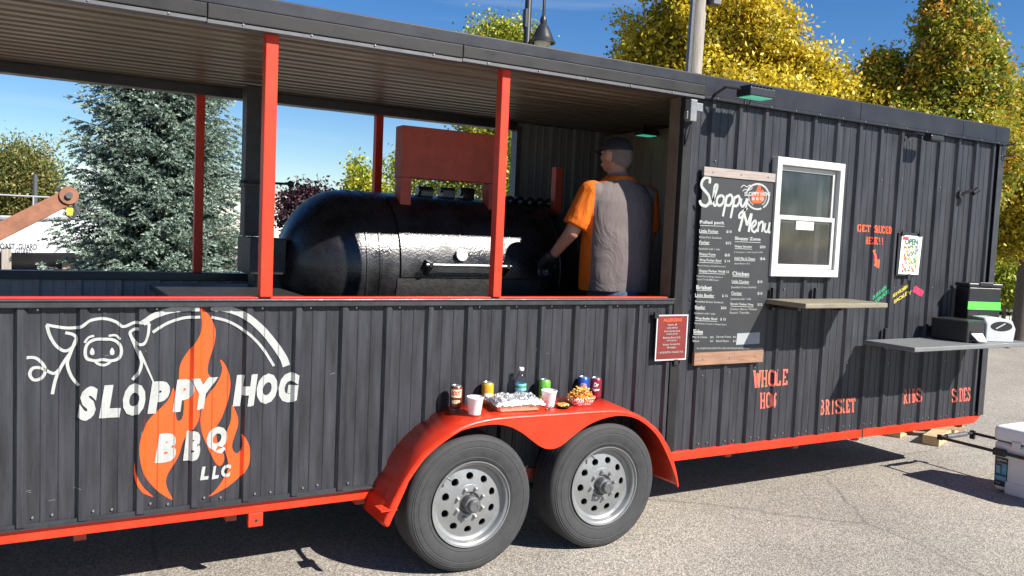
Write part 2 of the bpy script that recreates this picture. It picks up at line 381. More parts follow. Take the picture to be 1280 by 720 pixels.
# ------------------------------------------------------------------ trailer
XL, XS, XE, WB = -2.60, 3.47, 6.73, 1.90       # left end, start of closed box, right end, depth
ZR0, ZR1, ZL, ZT, ZF = 0.374, 0.4317, 1.397, 2.621, 2.765
TR = thing('food_trailer', (2.0, 0.95, 0), 'long black ribbed metal barbecue trailer with red rails, open porch and closed kitchen end', 'food trailer')
def sheet(pts, x0, x1, z0, z1, y=0.0, hole=None, flip=1, nz=1):
    """ribbed sheet between x0 and x1; hole = (hx0,hx1,hz0,hz1)"""
    xs = sorted(set([x0, x1]+[p[0] for p in pts if x0 < p[0] < x1]+([hole[0], hole[1]] if hole else [])))
    xs = [x for x in xs if x0 <= x <= x1]
    mb = MB()
    def strip(a, b, za, zb):
        ya, yb = y+flip*prof_y(pts, a), y+flip*prof_y(pts, b)
        mb.add([(a, ya, za), (b, yb, za), (b, yb, zb), (a, ya, zb)], [(0, 1, 2, 3)])
    for a, b in zip(xs[:-1], xs[1:]):
        if hole and a >= hole[0]-1e-6 and b <= hole[1]+1e-6:
            strip(a, b, z0, hole[2]); strip(a, b, hole[3], z1)
        else: strip(a, b, z0, z1)
    return mb
WIN = (4.235, 4.815, 1.585, 2.285)
x = PH_L-RIB*12+.02; i = 0
while x < XS-.01:
    x1 = min(x+4*RIB, XS); build(sheet(LPTS, max(x, XL), x1, .440, 1.372, 0.0 if i % 2 else -.0012), 'wall_panel', black_steel, TR, recalc=False); x = x1; i += 1
x = XS+.001
for x1 in (PH_R+4*RIB+.02, PH_R+8*RIB+.02, PH_R+12*RIB+.02, XE):
    hole = WIN if x < WIN[0]+.3 and x1 > WIN[0] else None
    if hole and (x1 < WIN[1]): hole = (WIN[0], x1, WIN[2], WIN[3])
    elif x > WIN[0] and x < WIN[1]: hole = (x, WIN[1], WIN[2], WIN[3])
    build(sheet(RPTS, x, x1, .425, 2.632, 0.0 if i % 2 else -.0012, hole), 'wall_panel', black_steel, TR, recalc=False); x = x1; i += 1
# rear wall (outer black sheet, grey liner) and end walls
BP = prof_pts(0.02, -3.2, 7.2)
for n, (x0, x1) in enumerate(((XL, -.9), (-.9, .7), (.7, 2.3), (2.3, 3.33), (3.33, 5.0), (5.0, XE))):
    zt = 1.345 if x0 < 3.3 else 2.63
    build(sheet(BP, x0, x1, .43, zt, WB+.045, flip=-1), 'wall_panel', black_steel, TR, recalc=False)
    build(sheet(BP, x0, x1, .43, zt, WB-.002*(n % 2)), 'liner_panel', grey_liner, TR, recalc=False)
def ysheet(x, y0, y1, z0, z1, m, name, flip=1):
    pts = prof_pts(y0+.06, y0-.5, y1+.5); ys = [y0]+[p[0] for p in pts if y0 < p[0] < y1]+[y1]; mb = MB()
    for a, b in zip(ys[:-1], ys[1:]):
        xa, xb = x+flip*prof_y(pts, a), x+flip*prof_y(pts, b); mb.add([(xa, a, z0), (xb, b, z0), (xb, b, z1), (xa, a, z1)], [(0, 1, 2, 3)])
    return build(mb, name, m, TR, recalc=False)
ysheet(4.20, .03, .96, .43, 2.6, tan_liner, 'partition_panel'); ysheet(4.198, .96, WB, .43, 2.6, tan_liner, 'partition_panel')
ysheet(XE, 0.0, .95, .43, 2.63, black_steel, 'wall_panel', -1); ysheet(XE-.001, .95, WB, .43, 2.63, black_steel, 'wall_panel', -1)
ysheet(XL, 0.0, WB, .43, 1.37, black_steel, 'wall_panel', 1)
# front liner behind the closed wall
build(MB().box(XS+.03, WIN[0]-.03, .055, .06, .45, 2.6), 'liner_panel', tan_liner, TR)
# deck and chassis
build(MB().box(XL, XE, .02, WB, .405, .428), 'deck', wood_m, TR)
rb = MB().box(XL, 1.50, -.004, .05, ZR0, ZR1); build(rb, 'side_rail', red_paint, TR, bevel=.003)
rb = MB().prism([(3.30, ZR0), (6.64, ZR0), (XE, ZR1), (3.30, ZR1)], -.024, .05); build(rb, 'side_rail', red_paint, TR, bevel=.003)
build(MB().box(5.262, 5.270, -.028, -.0245, ZR0-.002, ZR1+.004), 'rail_joint', black_trim, TR)
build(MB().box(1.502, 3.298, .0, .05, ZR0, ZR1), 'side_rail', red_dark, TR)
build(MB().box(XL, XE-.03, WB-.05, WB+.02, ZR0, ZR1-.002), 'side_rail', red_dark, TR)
for k in range(15):
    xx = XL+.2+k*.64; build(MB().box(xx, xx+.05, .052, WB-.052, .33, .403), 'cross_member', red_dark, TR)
for yy in (.45, 1.42): build(MB().box(XL, XE-.1, yy, yy+.06, .25, .329), 'chassis_beam', dark_m, TR)
build(MB().box(XL, 1.52, -.012, -.0045, .4325, .452).box(XL, 1.52, -.030, -.0045, .4325, .4365), 'bottom_trim', black_trim, TR)
p = MB().box(.893, .962, -.002, .03, .305, ZR0-.001); o = build(p, 'bracket', red_post, TR, bevel=.003)
build(MB().cyl((.93, -.0032, .335), (.93, -.0012, .335), .007, n=12), 'bolt_hole', dark_m, o)
# ledge, rails and posts of the porch
build(MB().box(XL, 3.41, -.032, .012, 1.362, ZL).box(XL, 3.41, -.040, -.0325, 1.389, ZL), 'counter_ledge', black_trim, TR, bevel=.003)
build(MB().box(XL, 3.41, .0125, .062, 1.345, ZL+.006), 'top_rail', red_post, TR, bevel=.003)
build(MB().box(XL, 3.33, WB-.035, WB+.075, 1.345, ZL), 'counter_ledge', black_trim, TR, bevel=.004)
for xx in (-1.55, -.36+.0, .923, 2.163):
    if xx == -.36: continue
    wpost = .058 if xx < 1 else .050
    build(MB().box(xx, xx+wpost, .0, .06, ZL+.0062, ZT+.01), 'post', red_post, TR, bevel=.004)
    build(MB().box(xx, xx+.055, WB-.02, WB+.04, ZL+.001, 2.60), 'post', red_post, TR, bevel=.004)
# corner column at the closed end
build(MB().box(3.412, 3.474, -.026, .05, 0.435, ZT+.01), 'corner_trim', bronze_m, TR, bevel=.003)
build(MB().box(3.400, 3.411, .012, .10, ZL+.008, ZT), 'door_jamb', mat('raw_stud', (0.13, 0.095, 0.06), 0.7, 0, .2, 8), TR)
build(MB().box(3.475, 3.60, .012, .10, ZL-.8, ZT), 'stud', mat('raw_stud', (0.36, 0.26, 0.15)), TR)
build(MB().box(XE-.004, XE+.028, -.026, .05, .435, 2.63).box(XE-.05, XE-.0045, -.028, -.021, .435, 2.63), 'corner_trim', black_trim, TR, bevel=.003)
build(MB().box(3.33, 3.375, WB-.04, WB+.05, 1.35, 2.60), 'window_post', galv, TR)
build(MB().box(XE-.003, XE+.03, WB, WB+.05, .435, 2.63), 'corner_trim', black_trim, TR)
# roof: ribbed sheets running the length, with fascias
def roof_sheet(x0, x1, y0, y1, z, m, ph):
    mb = MB(); ys = [y0]
    for k in range(-2, 40):
        c = ph+k*.115; big = k % 2 == 0; h = .034 if big else .012
        for dy, dz in ((-.030, 0), (-.012, h), (.012, h), (.030, 0)):
            ys.append((c+dy, dz))
    pts = [p for p in ys[1:]]; X = [p[0] for p in pts]; H = [p[1] for p in pts]
    yy = [y0]+[a for a in X if y0 < a < y1]+[y1]
    for a, b in zip(yy[:-1], yy[1:]):
        za, zb = z+np.interp(a, X, H), z+np.interp(b, X, H); mb.add([(x0, a, za), (x1, a, za), (x1, b, zb), (x0, b, zb)], [(0, 1, 2, 3)])
    return build(mb, 'roof_panel', m, TR, recalc=False)
for j, (y0, y1) in enumerate(((-.02, .63), (.63, 1.28), (1.28, WB+.07))):
    roof_sheet(XL-.1, 3.52, y0, y1, 2.628+.0012*(j % 2), roof_under, .03)
    roof_sheet(3.521, XE+.03, y0, y1, 2.64+.0012*(j % 2), tan_liner, .03)
    roof_sheet(XL-.12, XE+.05, y0-.01, y1+.01, 2.745+.0015*(j % 2), fascia_m, .03)
for xx in (-1.3, .2, 1.6, 2.9): build(MB().box(xx, xx+.05, .02, WB, 2.655, 2.70), 'roof_purlin', galv, TR)
build(MB().box(XL-.12, 3.555, -.040, -.006, 2.700, ZF), 'fascia', fascia_m, TR, bevel=.006)
for x0, x1, dz in ((XL-.12, .655, 0), (.657, 1.90, -.003), (1.902, 3.545, .001)):
    build(MB().box(x0, x1, -.052, -.007, 2.637+dz, 2.6985), 'fascia_trim', bronze_m, TR, bevel=.004)
    build(MB().box(x0, x1, -.046, .02, ZT-.004+dz, 2.6355+dz), 'drip_edge', galv, TR, bevel=.002)
for x0, x1 in ((3.5555, 4.985), (4.987, 6.17), (6.172, 6.60), (6.602, XE+.045)):
    build(MB().box(x0, x1, -.036-(.001 if x0 > 4.9 else 0), -.006, 2.641, ZF-.002), 'fascia', fascia_m, TR, bevel=.004)
build(MB().box(3.547, XE+.03, -.044, -.021, ZT+.001, 2.640), 'drip_edge', fascia_m, TR, bevel=.002)
build(MB().box(XE+.031, XE+.06, -.036, WB+.07, 2.64, ZF-.003), 'fascia', fascia_m, TR, bevel=.003)
build(MB().box(XL-.12, XE+.03, WB+.075, WB+.11, 2.60, ZF-.003), 'fascia', black_trim, TR)
build(MB().box(XL-.12, 3.34, WB-.03, WB+.07, 2.565, 2.6255), 'header_beam', black_trim, TR)
# screws
sc = MB()
def screw(x_, z_, y_, r=.006): sc.cyl((x_, y_, z_), (x_, y_-.006, z_), r, r*.7, 8)
for k in range(-8, 17):
    c = PH_L+k*RIB
    for dx in (.045, .118, ):
        if XL < c+dx < 3.3 and not 1.45 < c+dx < 3.3: screw(c+dx, .472+random.uniform(-.006, .006), -.003)
for k in range(0, 14):
    c = PH_R+k*RIB
    for dx in (.045, .118):
        if c+dx < XE-.05: screw(c+dx, .462+random.uniform(-.008, .008), -.003)
    screw(c, 2.632, -.044, .005)
    for zz in (1.46, .92, 2.25):
        if random.random() < .55: screw(c+.045, zz+random.uniform(-.02, .02), -.003, .005)
for k in range(-8, 15):
    c = PH_L+k*RIB+.06
    if c < 3.3: screw(c, 1.352, -.004, .006)
for xx in np.arange(XL, 3.5, .31): screw(xx, 2.6295, -.046, .005)
tag(build(sc, 'screws', chrome, TR), None, None, None, 'stuff')

# scratches in the black paint
scr = []
for k in range(18):
    x_, z_ = random.uniform(-.6, 3.3), random.choice((random.uniform(.5, 1.3), random.uniform(.5, .75))); L = random.uniform(.006, .03); a = random.choice((0, 0, 1.57))+random.uniform(-.3, .3)
    if 1.45 < x_ < 3.3 and z_ < .9: continue
    scr.append(ribbon([(x_, z_), (x_+L*.5*math.cos(a), z_+L*.5*math.sin(a)+.002), (x_+L*math.cos(a), z_+L*math.sin(a))], .0022, 2))
tag(drape(scr, 'scratches', mat('bare_scratch', (.16, .16, .16), .5, 0), TR, LPTS, .0008), None, None, None, 'stuff')
# window of the kitchen
def window():
    w = empty('window', (4.525, -.03, 1.54), TR)
    X0, X1, Z0, Z1 = 4.197, 4.850, 1.544, 2.325
    fr = MB().box(X0, X0+.045, -.052, .03, Z0, Z1).box(X1-.045, X1, -.052, .03, Z0, Z1).box(X0+.0452, X1-.0452, -.052, .03, Z1-.05, Z1).box(X0+.0452, X1-.0452, -.052, .03, Z0, Z0+.05)
    build(fr, 'frame', white_vinyl, w, bevel=.004)
    fr2 = MB()
    zm = 1.925
    for (za, zb, yy) in ((zm-.02, Z1-.052, -.018), (Z0+.052, zm+.025, -.034)):
        m2 = MB(); a, b = X0+.047, X1-.047; t = .030
        m2.box(a, a+t, yy, yy+.025, za, zb).box(b-t, b, yy, yy+.025, za, zb).box(a+t+.0002, b-t-.0002, yy, yy+.025, zb-t, zb).box(a+t+.0002, b-t-.0002, yy, yy+.025, za, za+t)
        build(m2, 'sash', white_vinyl, w, bevel=.003)
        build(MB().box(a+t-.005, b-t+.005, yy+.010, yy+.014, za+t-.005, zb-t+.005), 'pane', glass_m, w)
    build(MB().box(4.43, 4.60, -.0275, -.0255, 1.86, 1.915), 'paper_note', plastic_white, w)
    build(MB().box(4.70, 4.74, .04, .045, 1.6, 2.3), 'curtain_edge', grey_liner, w)
window()
# serving shelves with folding brackets
def shelf(x0, x1, y0, y1, zt, m, bx, name):
    s = empty(name, ((x0+x1)/2, y1, zt-.03), TR)
    build(MB().box(x0, x1, y0, y1, zt-.032, zt), 'top', m, s, bevel=.006)
    for b in bx:
        build(MB().box(b-.014, b+.014, -.045, -.020, zt-.075, zt+.075), 'bracket', plastic_black, s, bevel=.003)
        build(MB().box(b-.012, b+.012, y0+.10, -.0455, zt-.058, zt-.0325), 'bracket_arm', plastic_black, s)
shelf(4.19, 4.985, -.36, -.022, 1.394, shelf_tan, (4.25, 4.66), 'window_shelf')
shelf(5.17, 6.56, -.455, -.055, 1.100, shelf_grey, (5.43, 6.02, 6.45), 'condiment_shelf')

# fender
FT = [(1.462, .33), (1.50, .42), (1.555, .52), (1.634, .63), (1.70, .69), (1.774, .738), (1.87, .785), (1.975, .808), (2.117, .816), (2.415, .812), (2.70, .808), (2.836, .80), (2.93, .78), (3.012, .745), (3.08, .70), (3.143, .65), (3.20, .58), (3.244, .511), (3.29, .40), (3.315, .31)]
FT = [tuple(p) for p in smooth_line(FT, 4)]
FB = [(1.492, .325), (1.563, .477), (1.622, .604), (1.71, .693), (1.84, .755), (2.004, .778), (2.119, .765), (2.209, .723), (2.286, .667), (2.349, .628), (2.41, .617), (2.472, .635), (2.548, .684), (2.657, .738), (2.787, .765), (2.906, .757), (3.005, .718), (3.112, .636), (3.19, .529), (3.258, .406), (3.298, .308)]
FB = [tuple(p) for p in smooth_line(FB, 4)]
def fender(y_out, y_in, name):
    fe = empty(name, (2.4, y_out, .3), TR); s = 1 if y_in > y_out else -1
    lo = .022 # rise of the plate towards the wall
    pl = MB(); n = len(FT); v = []; R_ = .02
    cross = [(y_out+s*R_, 0.0), ]
    rows = []
    # rounded outer edge then plate to the wall
    for i, (x_, z_) in enumerate(FT):
        a = FT[max(i-1, 0)]; b = FT[min(i+1, n-1)]; d = Vector((b[0]-a[0], b[1]-a[1])).normalized(); nn = Vector((-d.y, d.x))
        row = []
        for k in range(6):
            t = math.pi/2*k/5; row.append((x_+nn.x*(-R_+R_*math.sin(t)), y_out+s*(R_-R_*math.cos(t)), z_+nn.y*(-R_+R_*math.sin(t))))
        rise = lo*max(0, min(1, (z_-.55)/.25))
        row.append((x_, y_in, z_+rise)); rows.append(row)
    m_ = len(rows[0])
    pl.add([p for r_ in rows for p in r_], [(i*m_+k, (i+1)*m_+k, (i+1)*m_+k+1, i*m_+k+1) for i in range(n-1) for k in range(m_-1)], 0, True)
    o = build(pl, 'fender_plate', red_paint, fe, sharp=60); sd = o.modifiers.new('t', 'SOLIDIFY'); sd.thickness = .004; sd.offset = -1
    top = [(r_[0][0], r_[0][2]) for r_ in rows]
    poly_ = top+[p for p in FB[::-1]]
    build(MB().prism(poly_, y_out, y_out+s*.004), 'fender_skirt', red_paint, fe)
    return fe
fe = fender(-.285, -.001, 'fender')
build(MB().box(1.448, 1.53, -.289, -.20, .398, .404), 'step_plate', red_post, fe)
build(MB().box(1.51, 3.27, .002, .02, .43, .80), 'wheel_well', dark_m, fe)
fender(2.235, 1.951, 'fender')
for side, (y0, y1) in enumerate(((-.27, .0), )): pass

# wheels
def wheel_proto(xc, yo, parent):
    w = empty('wheel', (xc, yo, .358), parent); O = Vector((xc, yo, .358)); AX = (0, 1, 0)
    Rr = .358
    # tyre: axis +y goes inwards, outer sidewall at 0
    pf = [(.030, .222), (.016, .226), (.010, .236), (.007, .244), (.0085, .247), (.004, .262), (.0005, .283), (.0005, .296), (.003, .300), (.001, .304), (.003, .322), (.0065, .325), (.0065, .331), (.010, .333), (.014, .342), (.024, .3525), (.034, .3565)]
    y = .034
    for k in range(5):
        pf += [(y+.004, .358), (y+.027, .358), (y+.0275, .349), (y+.0325, .349)]; y += .033
    pf += [(.205, .356), (.222, .340), (.228, .30), (.222, .25), (.20, .222)]
    build(MB().lathe(pf, O, AX, 72, cap=False), 'tyre', rubber, w, sharp=28)
    # rim: flange, dish, barrel
    rf = [(.030, .2215), (.012, .2225), (.008, .225), (.005, .2235), (.006, .219), (.014, .216), (.018, .206), (.022, .203), (.030, .201), (.046, .197), (.052, .188), (.054, .180)]
    build(MB().lathe(rf, O, AX, 64, cap=False), 'rim', rim_m, w, sharp=40)
    build(MB().lathe([(.056, .199), (.19, .199)], O, AX, 40, cap=False), 'barrel', hub_m, w)
    # disc with ten hand holes
    d = MB(); r_in, r_out, n = .098, .181, 24; rc = .140; hr = .0185
    def depth(r): return .054-.018*max(0, min(1, (r_out-r)/(r_out-r_in)))**1.0
    for s_ in range(10):
        th0 = 2*math.pi*s_/10; hw = math.pi/10; ring0 = []; ring1 = []; ring2 = []
        for k in range(n):
            t = 2*math.pi*k/n
            cx, cy = math.cos(t), math.sin(t)
            # rectangle boundary in (theta, r)
            kx = 1/max(abs(cx), abs(cy)); th, rr = cx*kx*hw, ((r_in+r_out)/2+cy*kx*(r_out-r_in)/2)
            def P(th, r, dy=0): a = th0+th; return O+Vector((math.sin(a)*r, depth(r)+dy, math.cos(a)*r))
            ring0.append(P(th, rr)); hth, hrr = cx*hr*1.12/rc, rc+cy*hr
            ring1.append(P(hth, hrr)); ring2.append(P(hth, hrr, .012))
        v = ring0+ring1+ring2
        d.add(v, [(k, (k+1) % n, n+(k+1) % n, n+k) for k in range(n)]+[(n+k, n+(k+1) % n, 2*n+(k+1) % n, 2*n+k) for k in range(n)], 0, True)
    d.lathe([(.036, .0985), (.0335, .093), (.034, .060), (.044, .052), (.052, .048)], O, AX, 48, cap=False)
    build(d, 'disc', rim_m, w, sharp=40)
    build(MB().lathe([(.10, .0), (.10, .19)], O, AX, 32, cap=False), 'brake_drum', dark_m, w)
    build(MB().lathe([(.06, .052), (.048, .052), (.046, .044), (.0, .043), (-.004, .040), (-.006, .033), (-.030, .032), (-.034, .028), (-.034, .012), (-.031, .010), (-.031, .0)], O, AX, 32, cap=False), 'hub', hub_m, w, sharp=30)
    for k in range(8):
        a = 2*math.pi*(k+.5)/8; c = O+Vector((math.sin(a)*.078, .034, math.cos(a)*.078))
        lm = MB().lathe([(0, .0125), (-.008, .0095), (-.0081, .009), (-.018, .009), (-.021, .005), (-.021, 0)], c, AX, 6, smooth=False, cap=False)
        build(lm, 'lug_nut', chrome, w)
    st = O+Vector((-.135, .03, .150)); build(MB().cyl(st, st+Vector((.012, -.022, -.014)), .006, .005, 8), 'valve_stem', chrome, w)
    return w
w1 = wheel_proto(1.9594, -.25, TR)
def place_wheel(xc, yo, flip=False):
    c = copy_tree(w1, TR); c.location = Vector((xc, yo, .358))-woff(TR)
    c.rotation_euler = (0, random.uniform(-2, 2), math.pi if flip else 0); return c
c = place_wheel(2.7974, -.25); c.rotation_euler = (0, R(16), 0)
place_wheel(1.9594, 2.20, True); place_wheel(2.7974, 2.20, True)
for xc in (1.9594, 2.7974):
    build(MB().cyl((xc, -.09, .358), (xc, 2.04, .358), .038, n=16), 'axle', dark_m, TR)
    build(MB().bar((xc-.4, .08, .30), (xc+.4, .08, .30), .05, .02), 'leaf_spring', dark_m, TR)

# ------------------------------------------------------------------ lettering on the trailer side
S5 = lambda a, b: (a/2.77, 380+b/2.77)
W5 = lambda a, b: wz(*S5(a, b))
flames = [
 [(692,8),(712,26),(728,45),(743,80),(745,110),(738,150),(725,190),(718,225),(722,245),(728,252),(705,272),(694,300),(690,335),(690,370),(684,400),(668,428),(648,450),(632,480),(620,520),(600,556),(582,585),(574,612),(580,642),(597,677),(565,661),(530,632),(502,595),(486,550),(481,500),(488,455),(510,408),(545,370),(575,342),(590,318),(600,290),(606,318),(607,360),(610,396),(618,404),(628,400),(635,378),(637,340),(630,305),(621,270),(620,238),(626,205),(645,172),(675,132),(694,95),(698,60)],
 [(762,192),(778,208),(789,232),(796,262),(795,300),(784,348),(766,395),(748,430),(752,478),(768,505),(776,530),(772,550),(760,560),(745,548),(728,515),(708,470),(697,435),(694,395),(702,352),(722,312),(746,282),(764,248),(769,220)],
 [(803,350),(816,372),(824,400),(822,425),(811,458),(803,487),(807,508),(820,517),(833,504),(838,480),(835,448),(850,466),(862,498),(861,540),(848,572),(822,604),(790,630),(757,650),(722,666),(748,642),(772,608),(789,572),(788,540),(779,508),(778,470),(788,432),(800,398)],
 [(465,545),(468,578),(482,612),(505,644),(530,667),(498,654),(474,624),(463,588)]]
LG = empty('side_logo', (.6, -.02, .5), TR)
drape([poly([W5(*p) for p in [tuple(t) for t in smooth_line(f, 3, True)][:-1]]) for f in flames], 'flame', decal_orange, LG, LPTS, .0015)
px1 = 1/2.77/258.0     # one zoomed pixel in metres on the wall, roughly
pig = []
def st(ps, w, closed=False, taper=None): pig.append(ribbon([W5(*p) for p in ps], w*px1, 6, closed, taper))
st([(160,72),(200,79),(240,83),(278,78),(310,58),(358,50),(400,61),(428,78),(470,63),(518,68)], 9)
st([(162,72),(172,108),(194,144),(224,162),(250,150),(264,122),(254,106),(226,99)], 9)
st([(262,124),(243,172),(233,208),(248,252),(272,280)], 9)
st([(244,168),(214,212),(193,258),(181,312)], 9)
st([(92,185),(124,187),(150,210),(156,236),(140,258),(116,262),(103,243),(114,222),(145,222),(184,240),(206,226)], 9)
st([(294,168),(300,140),(325,124),(356,121),(392,124),(414,140),(420,165),(410,188),(385,196),(356,192),(328,196),(302,188)], 9, True)
st([(326,194),(338,206),(356,211),(374,206),(386,194)], 8)
st([(292,132),(304,116),(326,110)], 7); st([(376,110),(400,108),(416,122)], 7)
st([(516,68),(512,104),(500,132),(480,138),(460,122),(450,100),(462,88),(480,84)], 9)
st([(456,118),(474,160),(488,196),(480,232),(458,262)], 9); st([(480,160),(505,212),(532,272)], 9, False, (1, .5))
st([(492,64),(540,38),(590,22),(640,15),(688,13)], 20, False, (.9, 1.0))
st([(732,13),(790,18),(850,42),(905,86),(950,140),(980,185),(991,214)], 26, False, (.8, 1.0))
st([(528,98),(575,68),(630,49),(690,43)], 9); st([(732,45),(790,60),(845,92),(900,142),(948,214)], 9)
for cx in (319, 388): pig.append(poly([W5(cx+8*math.cos(t)*(1-.35*math.sin(t)), 164-13*math.sin(t)) for t in np.linspace(0, 2*math.pi, 14, endpoint=False)]))
drape(pig, 'pig_outline', decal_white, LG, LPTS, .0024)
let = []
BIG = (('S',268,285,338,400),('L',342,280,418,393),('O',425,273,502,386),('P',510,267,588,378),('P',597,260,670,372),('Y',660,254,755,362),('H',805,244,892,352),('O',888,240,960,345),('G',963,236,1032,340),
       ('B',535,447,608,548),('B',633,437,692,540),('Q',715,424,786,518),('L',692,562,722,608),('L',732,560,757,604),('C',765,555,800,598))
for ch, x0, y0, x1, y1 in BIG: let.append(fit(glyphs(ch, .075 if y1-y0 > 60 else .06, .18), [W5(*p) for p in ((x0, y0+2), (x1, y0-2), (x1, y1-2), (x0, y1+2))]))
for a_, b_2 in ((0, 6), (6, 9), (9, 12), (12, 15)): drape(let[a_:b_2], 'lettering', decal_white, LG, LPTS, .0042)

# narrow slab letters
SLAB = {
 'W': ([[(.05,1),(.28,0)],[(.28,0),(.5,.85)],[(.5,.85),(.72,0)],[(.72,0),(.95,1)]], [(.05,1),(.95,1)]),
 'H': ([[(.22,0),(.22,1)],[(.78,0),(.78,1)],[(.22,.5),(.78,.5)]], [(.22,0),(.22,1),(.78,0),(.78,1)]),
 'O': ([[(.5,.06),(.2,.2),(.18,.5),(.2,.8),(.5,.94),(.8,.8),(.82,.5),(.8,.2),(.5,.06)]], []),
 'L': ([[(.28,0),(.28,1)],[(.28,.07),(.85,.07)],[(.85,.0),(.85,.3)]], [(.28,0),(.28,1)]),
 'E': ([[(.28,0),(.28,1)],[(.28,.07),(.85,.07)],[(.28,.93),(.85,.93)],[(.28,.5),(.66,.5)],[(.85,0),(.85,.27)],[(.85,1),(.85,.74)]], [(.28,0),(.28,1)]),
 'G': ([[(.82,.74),(.8,.86),(.5,.94),(.22,.8),(.18,.5),(.2,.2),(.5,.06),(.8,.2),(.8,.44)],[(.55,.44),(.92,.44)]], []),
 'B': ([[(.26,0),(.26,1)],[(.26,.93),(.6,.93),(.78,.8),(.74,.6),(.55,.53),(.26,.53)],[(.55,.53),(.8,.42),(.82,.2),(.62,.07),(.26,.07)]], [(.26,0),(.26,1)]),
 'R': ([[(.26,0),(.26,1)],[(.26,.93),(.6,.93),(.8,.8),(.76,.58),(.55,.5),(.26,.5)],[(.55,.5),(.82,0)]], [(.26,0),(.26,1),(.82,0)]),
 'I': ([[(.5,0),(.5,1)]], [(.5,0),(.5,1)]),
 'S': ([[(.8,.76),(.74,.9),(.5,.95),(.24,.86),(.22,.66),(.5,.52),(.78,.38),(.8,.18),(.5,.05),(.26,.1),(.2,.26)]], []),
 'K': ([[(.26,0),(.26,1)],[(.28,.42),(.8,1)],[(.42,.55),(.82,0)]], [(.26,0),(.26,1),(.82,0),(.8,1)]),
 'T': ([[(.5,0),(.5,1)],[(.1,.93),(.9,.93)],[(.1,1),(.1,.72)],[(.9,1),(.9,.72)]], [(.5,0)]),
 'D': ([[(.26,0),(.26,1)],[(.26,.93),(.6,.92),(.8,.76),(.82,.5),(.8,.24),(.6,.08),(.26,.07)]], [(.26,0),(.26,1)]),
 'A': ([[(.12,0),(.5,1)],[(.5,1),(.88,0)],[(.26,.34),(.74,.34)]], [(.12,0),(.88,0)]),
 'U': ([[(.2,1),(.2,.25),(.5,.05),(.8,.25),(.8,1)]], [(.2,1),(.8,1)]),
 'C': ([[(.82,.72),(.78,.86),(.5,.94),(.22,.8),(.18,.5),(.22,.2),(.5,.06),(.78,.14),(.82,.28)]], []),
 '!': ([[(.5,.34),(.5,1)],[(.5,.0),(.5,.16)]], []),
}
def slab(ch, quad, tx=.2):
    out = []; st_, se = SLAB[ch]
    def mp(p):
        s, t = p[0], 1-p[1]; a = [quad[0][k]*(1-s)+quad[1][k]*s for k in (0, 1)]; b = [quad[3][k]*(1-s)+quad[2][k]*s for k in (0, 1)]
        return (a[0]*(1-t)+b[0]*t, a[1]*(1-t)+b[1]*t)
    w = abs(quad[1][0]-quad[0][0]); h = abs(quad[0][1]-quad[3][1])
    for p in st_:
        horiz = len(p) == 2 and abs(p[0][1]-p[1][1]) < .01
        th = h*.13 if horiz else w*.27
        out.append(ribbon([mp(q) for q in p], th, 4, False, None, len(p) > 2))
    for (sx, sz) in se:
        zc = .05 if sz < .5 else .95
        out.append(ribbon([mp((sx-.2, zc)), mp((sx+.2, zc))], h*.10, 1, False, None, False))
    return out
def slab_word(word, tl, tr, br, bl, drop=None):
    n = len(word); out = []
    Q = [wz(*p) for p in (tl, tr, br, bl)]
    for i, ch in enumerate(word):
        def L(a, b, s): return (a[0]*(1-s)+b[0]*s, a[1]*(1-s)+b[1]*s)
        s0, s1 = (i+.04)/n, (i+.96)/n
        q = [L(Q[0], Q[1], s0), L(Q[0], Q[1], s1), L(Q[3], Q[2], s1), L(Q[3], Q[2], s0)]
        out += slab(ch, q)
    return out
drape(slab_word('WHOLE', (942, 463), (985, 461), (984, 481), (942, 485)), 'lettering', decal_salmon, TR, RPTS, .0015)
drape(slab_word('HOG', (949.5, 491), (971, 489), (970, 509.5), (949.5, 511)), 'lettering', decal_salmon, TR, RPTS, .0015)
drape(slab_word('BRISKET', (1024, 500), (1068.5, 496.5), (1068, 515), (1024, 519)), 'lettering', decal_salmon, TR, RPTS, .0015)
drape(slab_word('RIBS', (1128.5, 487), (1149.5, 484.5), (1149.5, 502), (1128.5, 505)), 'lettering', decal_salmon, TR, RPTS, .0015)
drape(slab_word('SIDES', (1189, 486), (1213, 484), (1212.5, 501), (1189, 503)), 'lettering', decal_salmon, TR, RPTS, .0015)
for wd_, q_ in (('GET', ((1071, 280.5), (1088, 281.5), (1088, 290), (1071, 289.5))), ('SAUCED', ((1089.5, 281.5), (1114, 283.5), (1114, 292.5), (1089.5, 290.5))), ('HERE!!', ((1081.5, 296), (1104, 297), (1104, 306), (1081.5, 305)))): drape(slab_word(wd_, *q_), 'lettering', decal_red, TR, RPTS, .0015)
ar = [(1087.5, 313), (1091.5, 311.5), (1095, 318), (1096, 324), (1099.5, 324.5), (1098.5, 336), (1091.5, 331), (1094, 328.5), (1091, 322)]
drape([poly([wz(*p) for p in ar])], 'arrow', decal_red, TR, RPTS, .0016)
def band_sticker(word1, word2, p0, p1, h, m, gap, name):
    """two slanted lines of hand lettering"""
    for k, wd_ in enumerate((word1, word2)):
        dx, dy = gap[0]*k, gap[1]*k
        tl, tr, br, bl = (p0[0]+dx, p0[1]+dy), (p1[0]+dx, p1[1]+dy), (p1[0]+dx, p1[1]+h+dy), (p0[0]+dx, p0[1]+h+dy)
        drape([fit(glyphs(wd_, .03), [wz(*p) for p in (tl, tr, br, bl)])], name, m, TR, RPTS, .0016)
band_sticker('DUCK & HUSH', '2 SAUCE', (1091, 370), (1107.5, 356), 5, mat('green_decal', (0.02, 0.36, 0.16), 0.5), (2, 5.5), 'lettering')
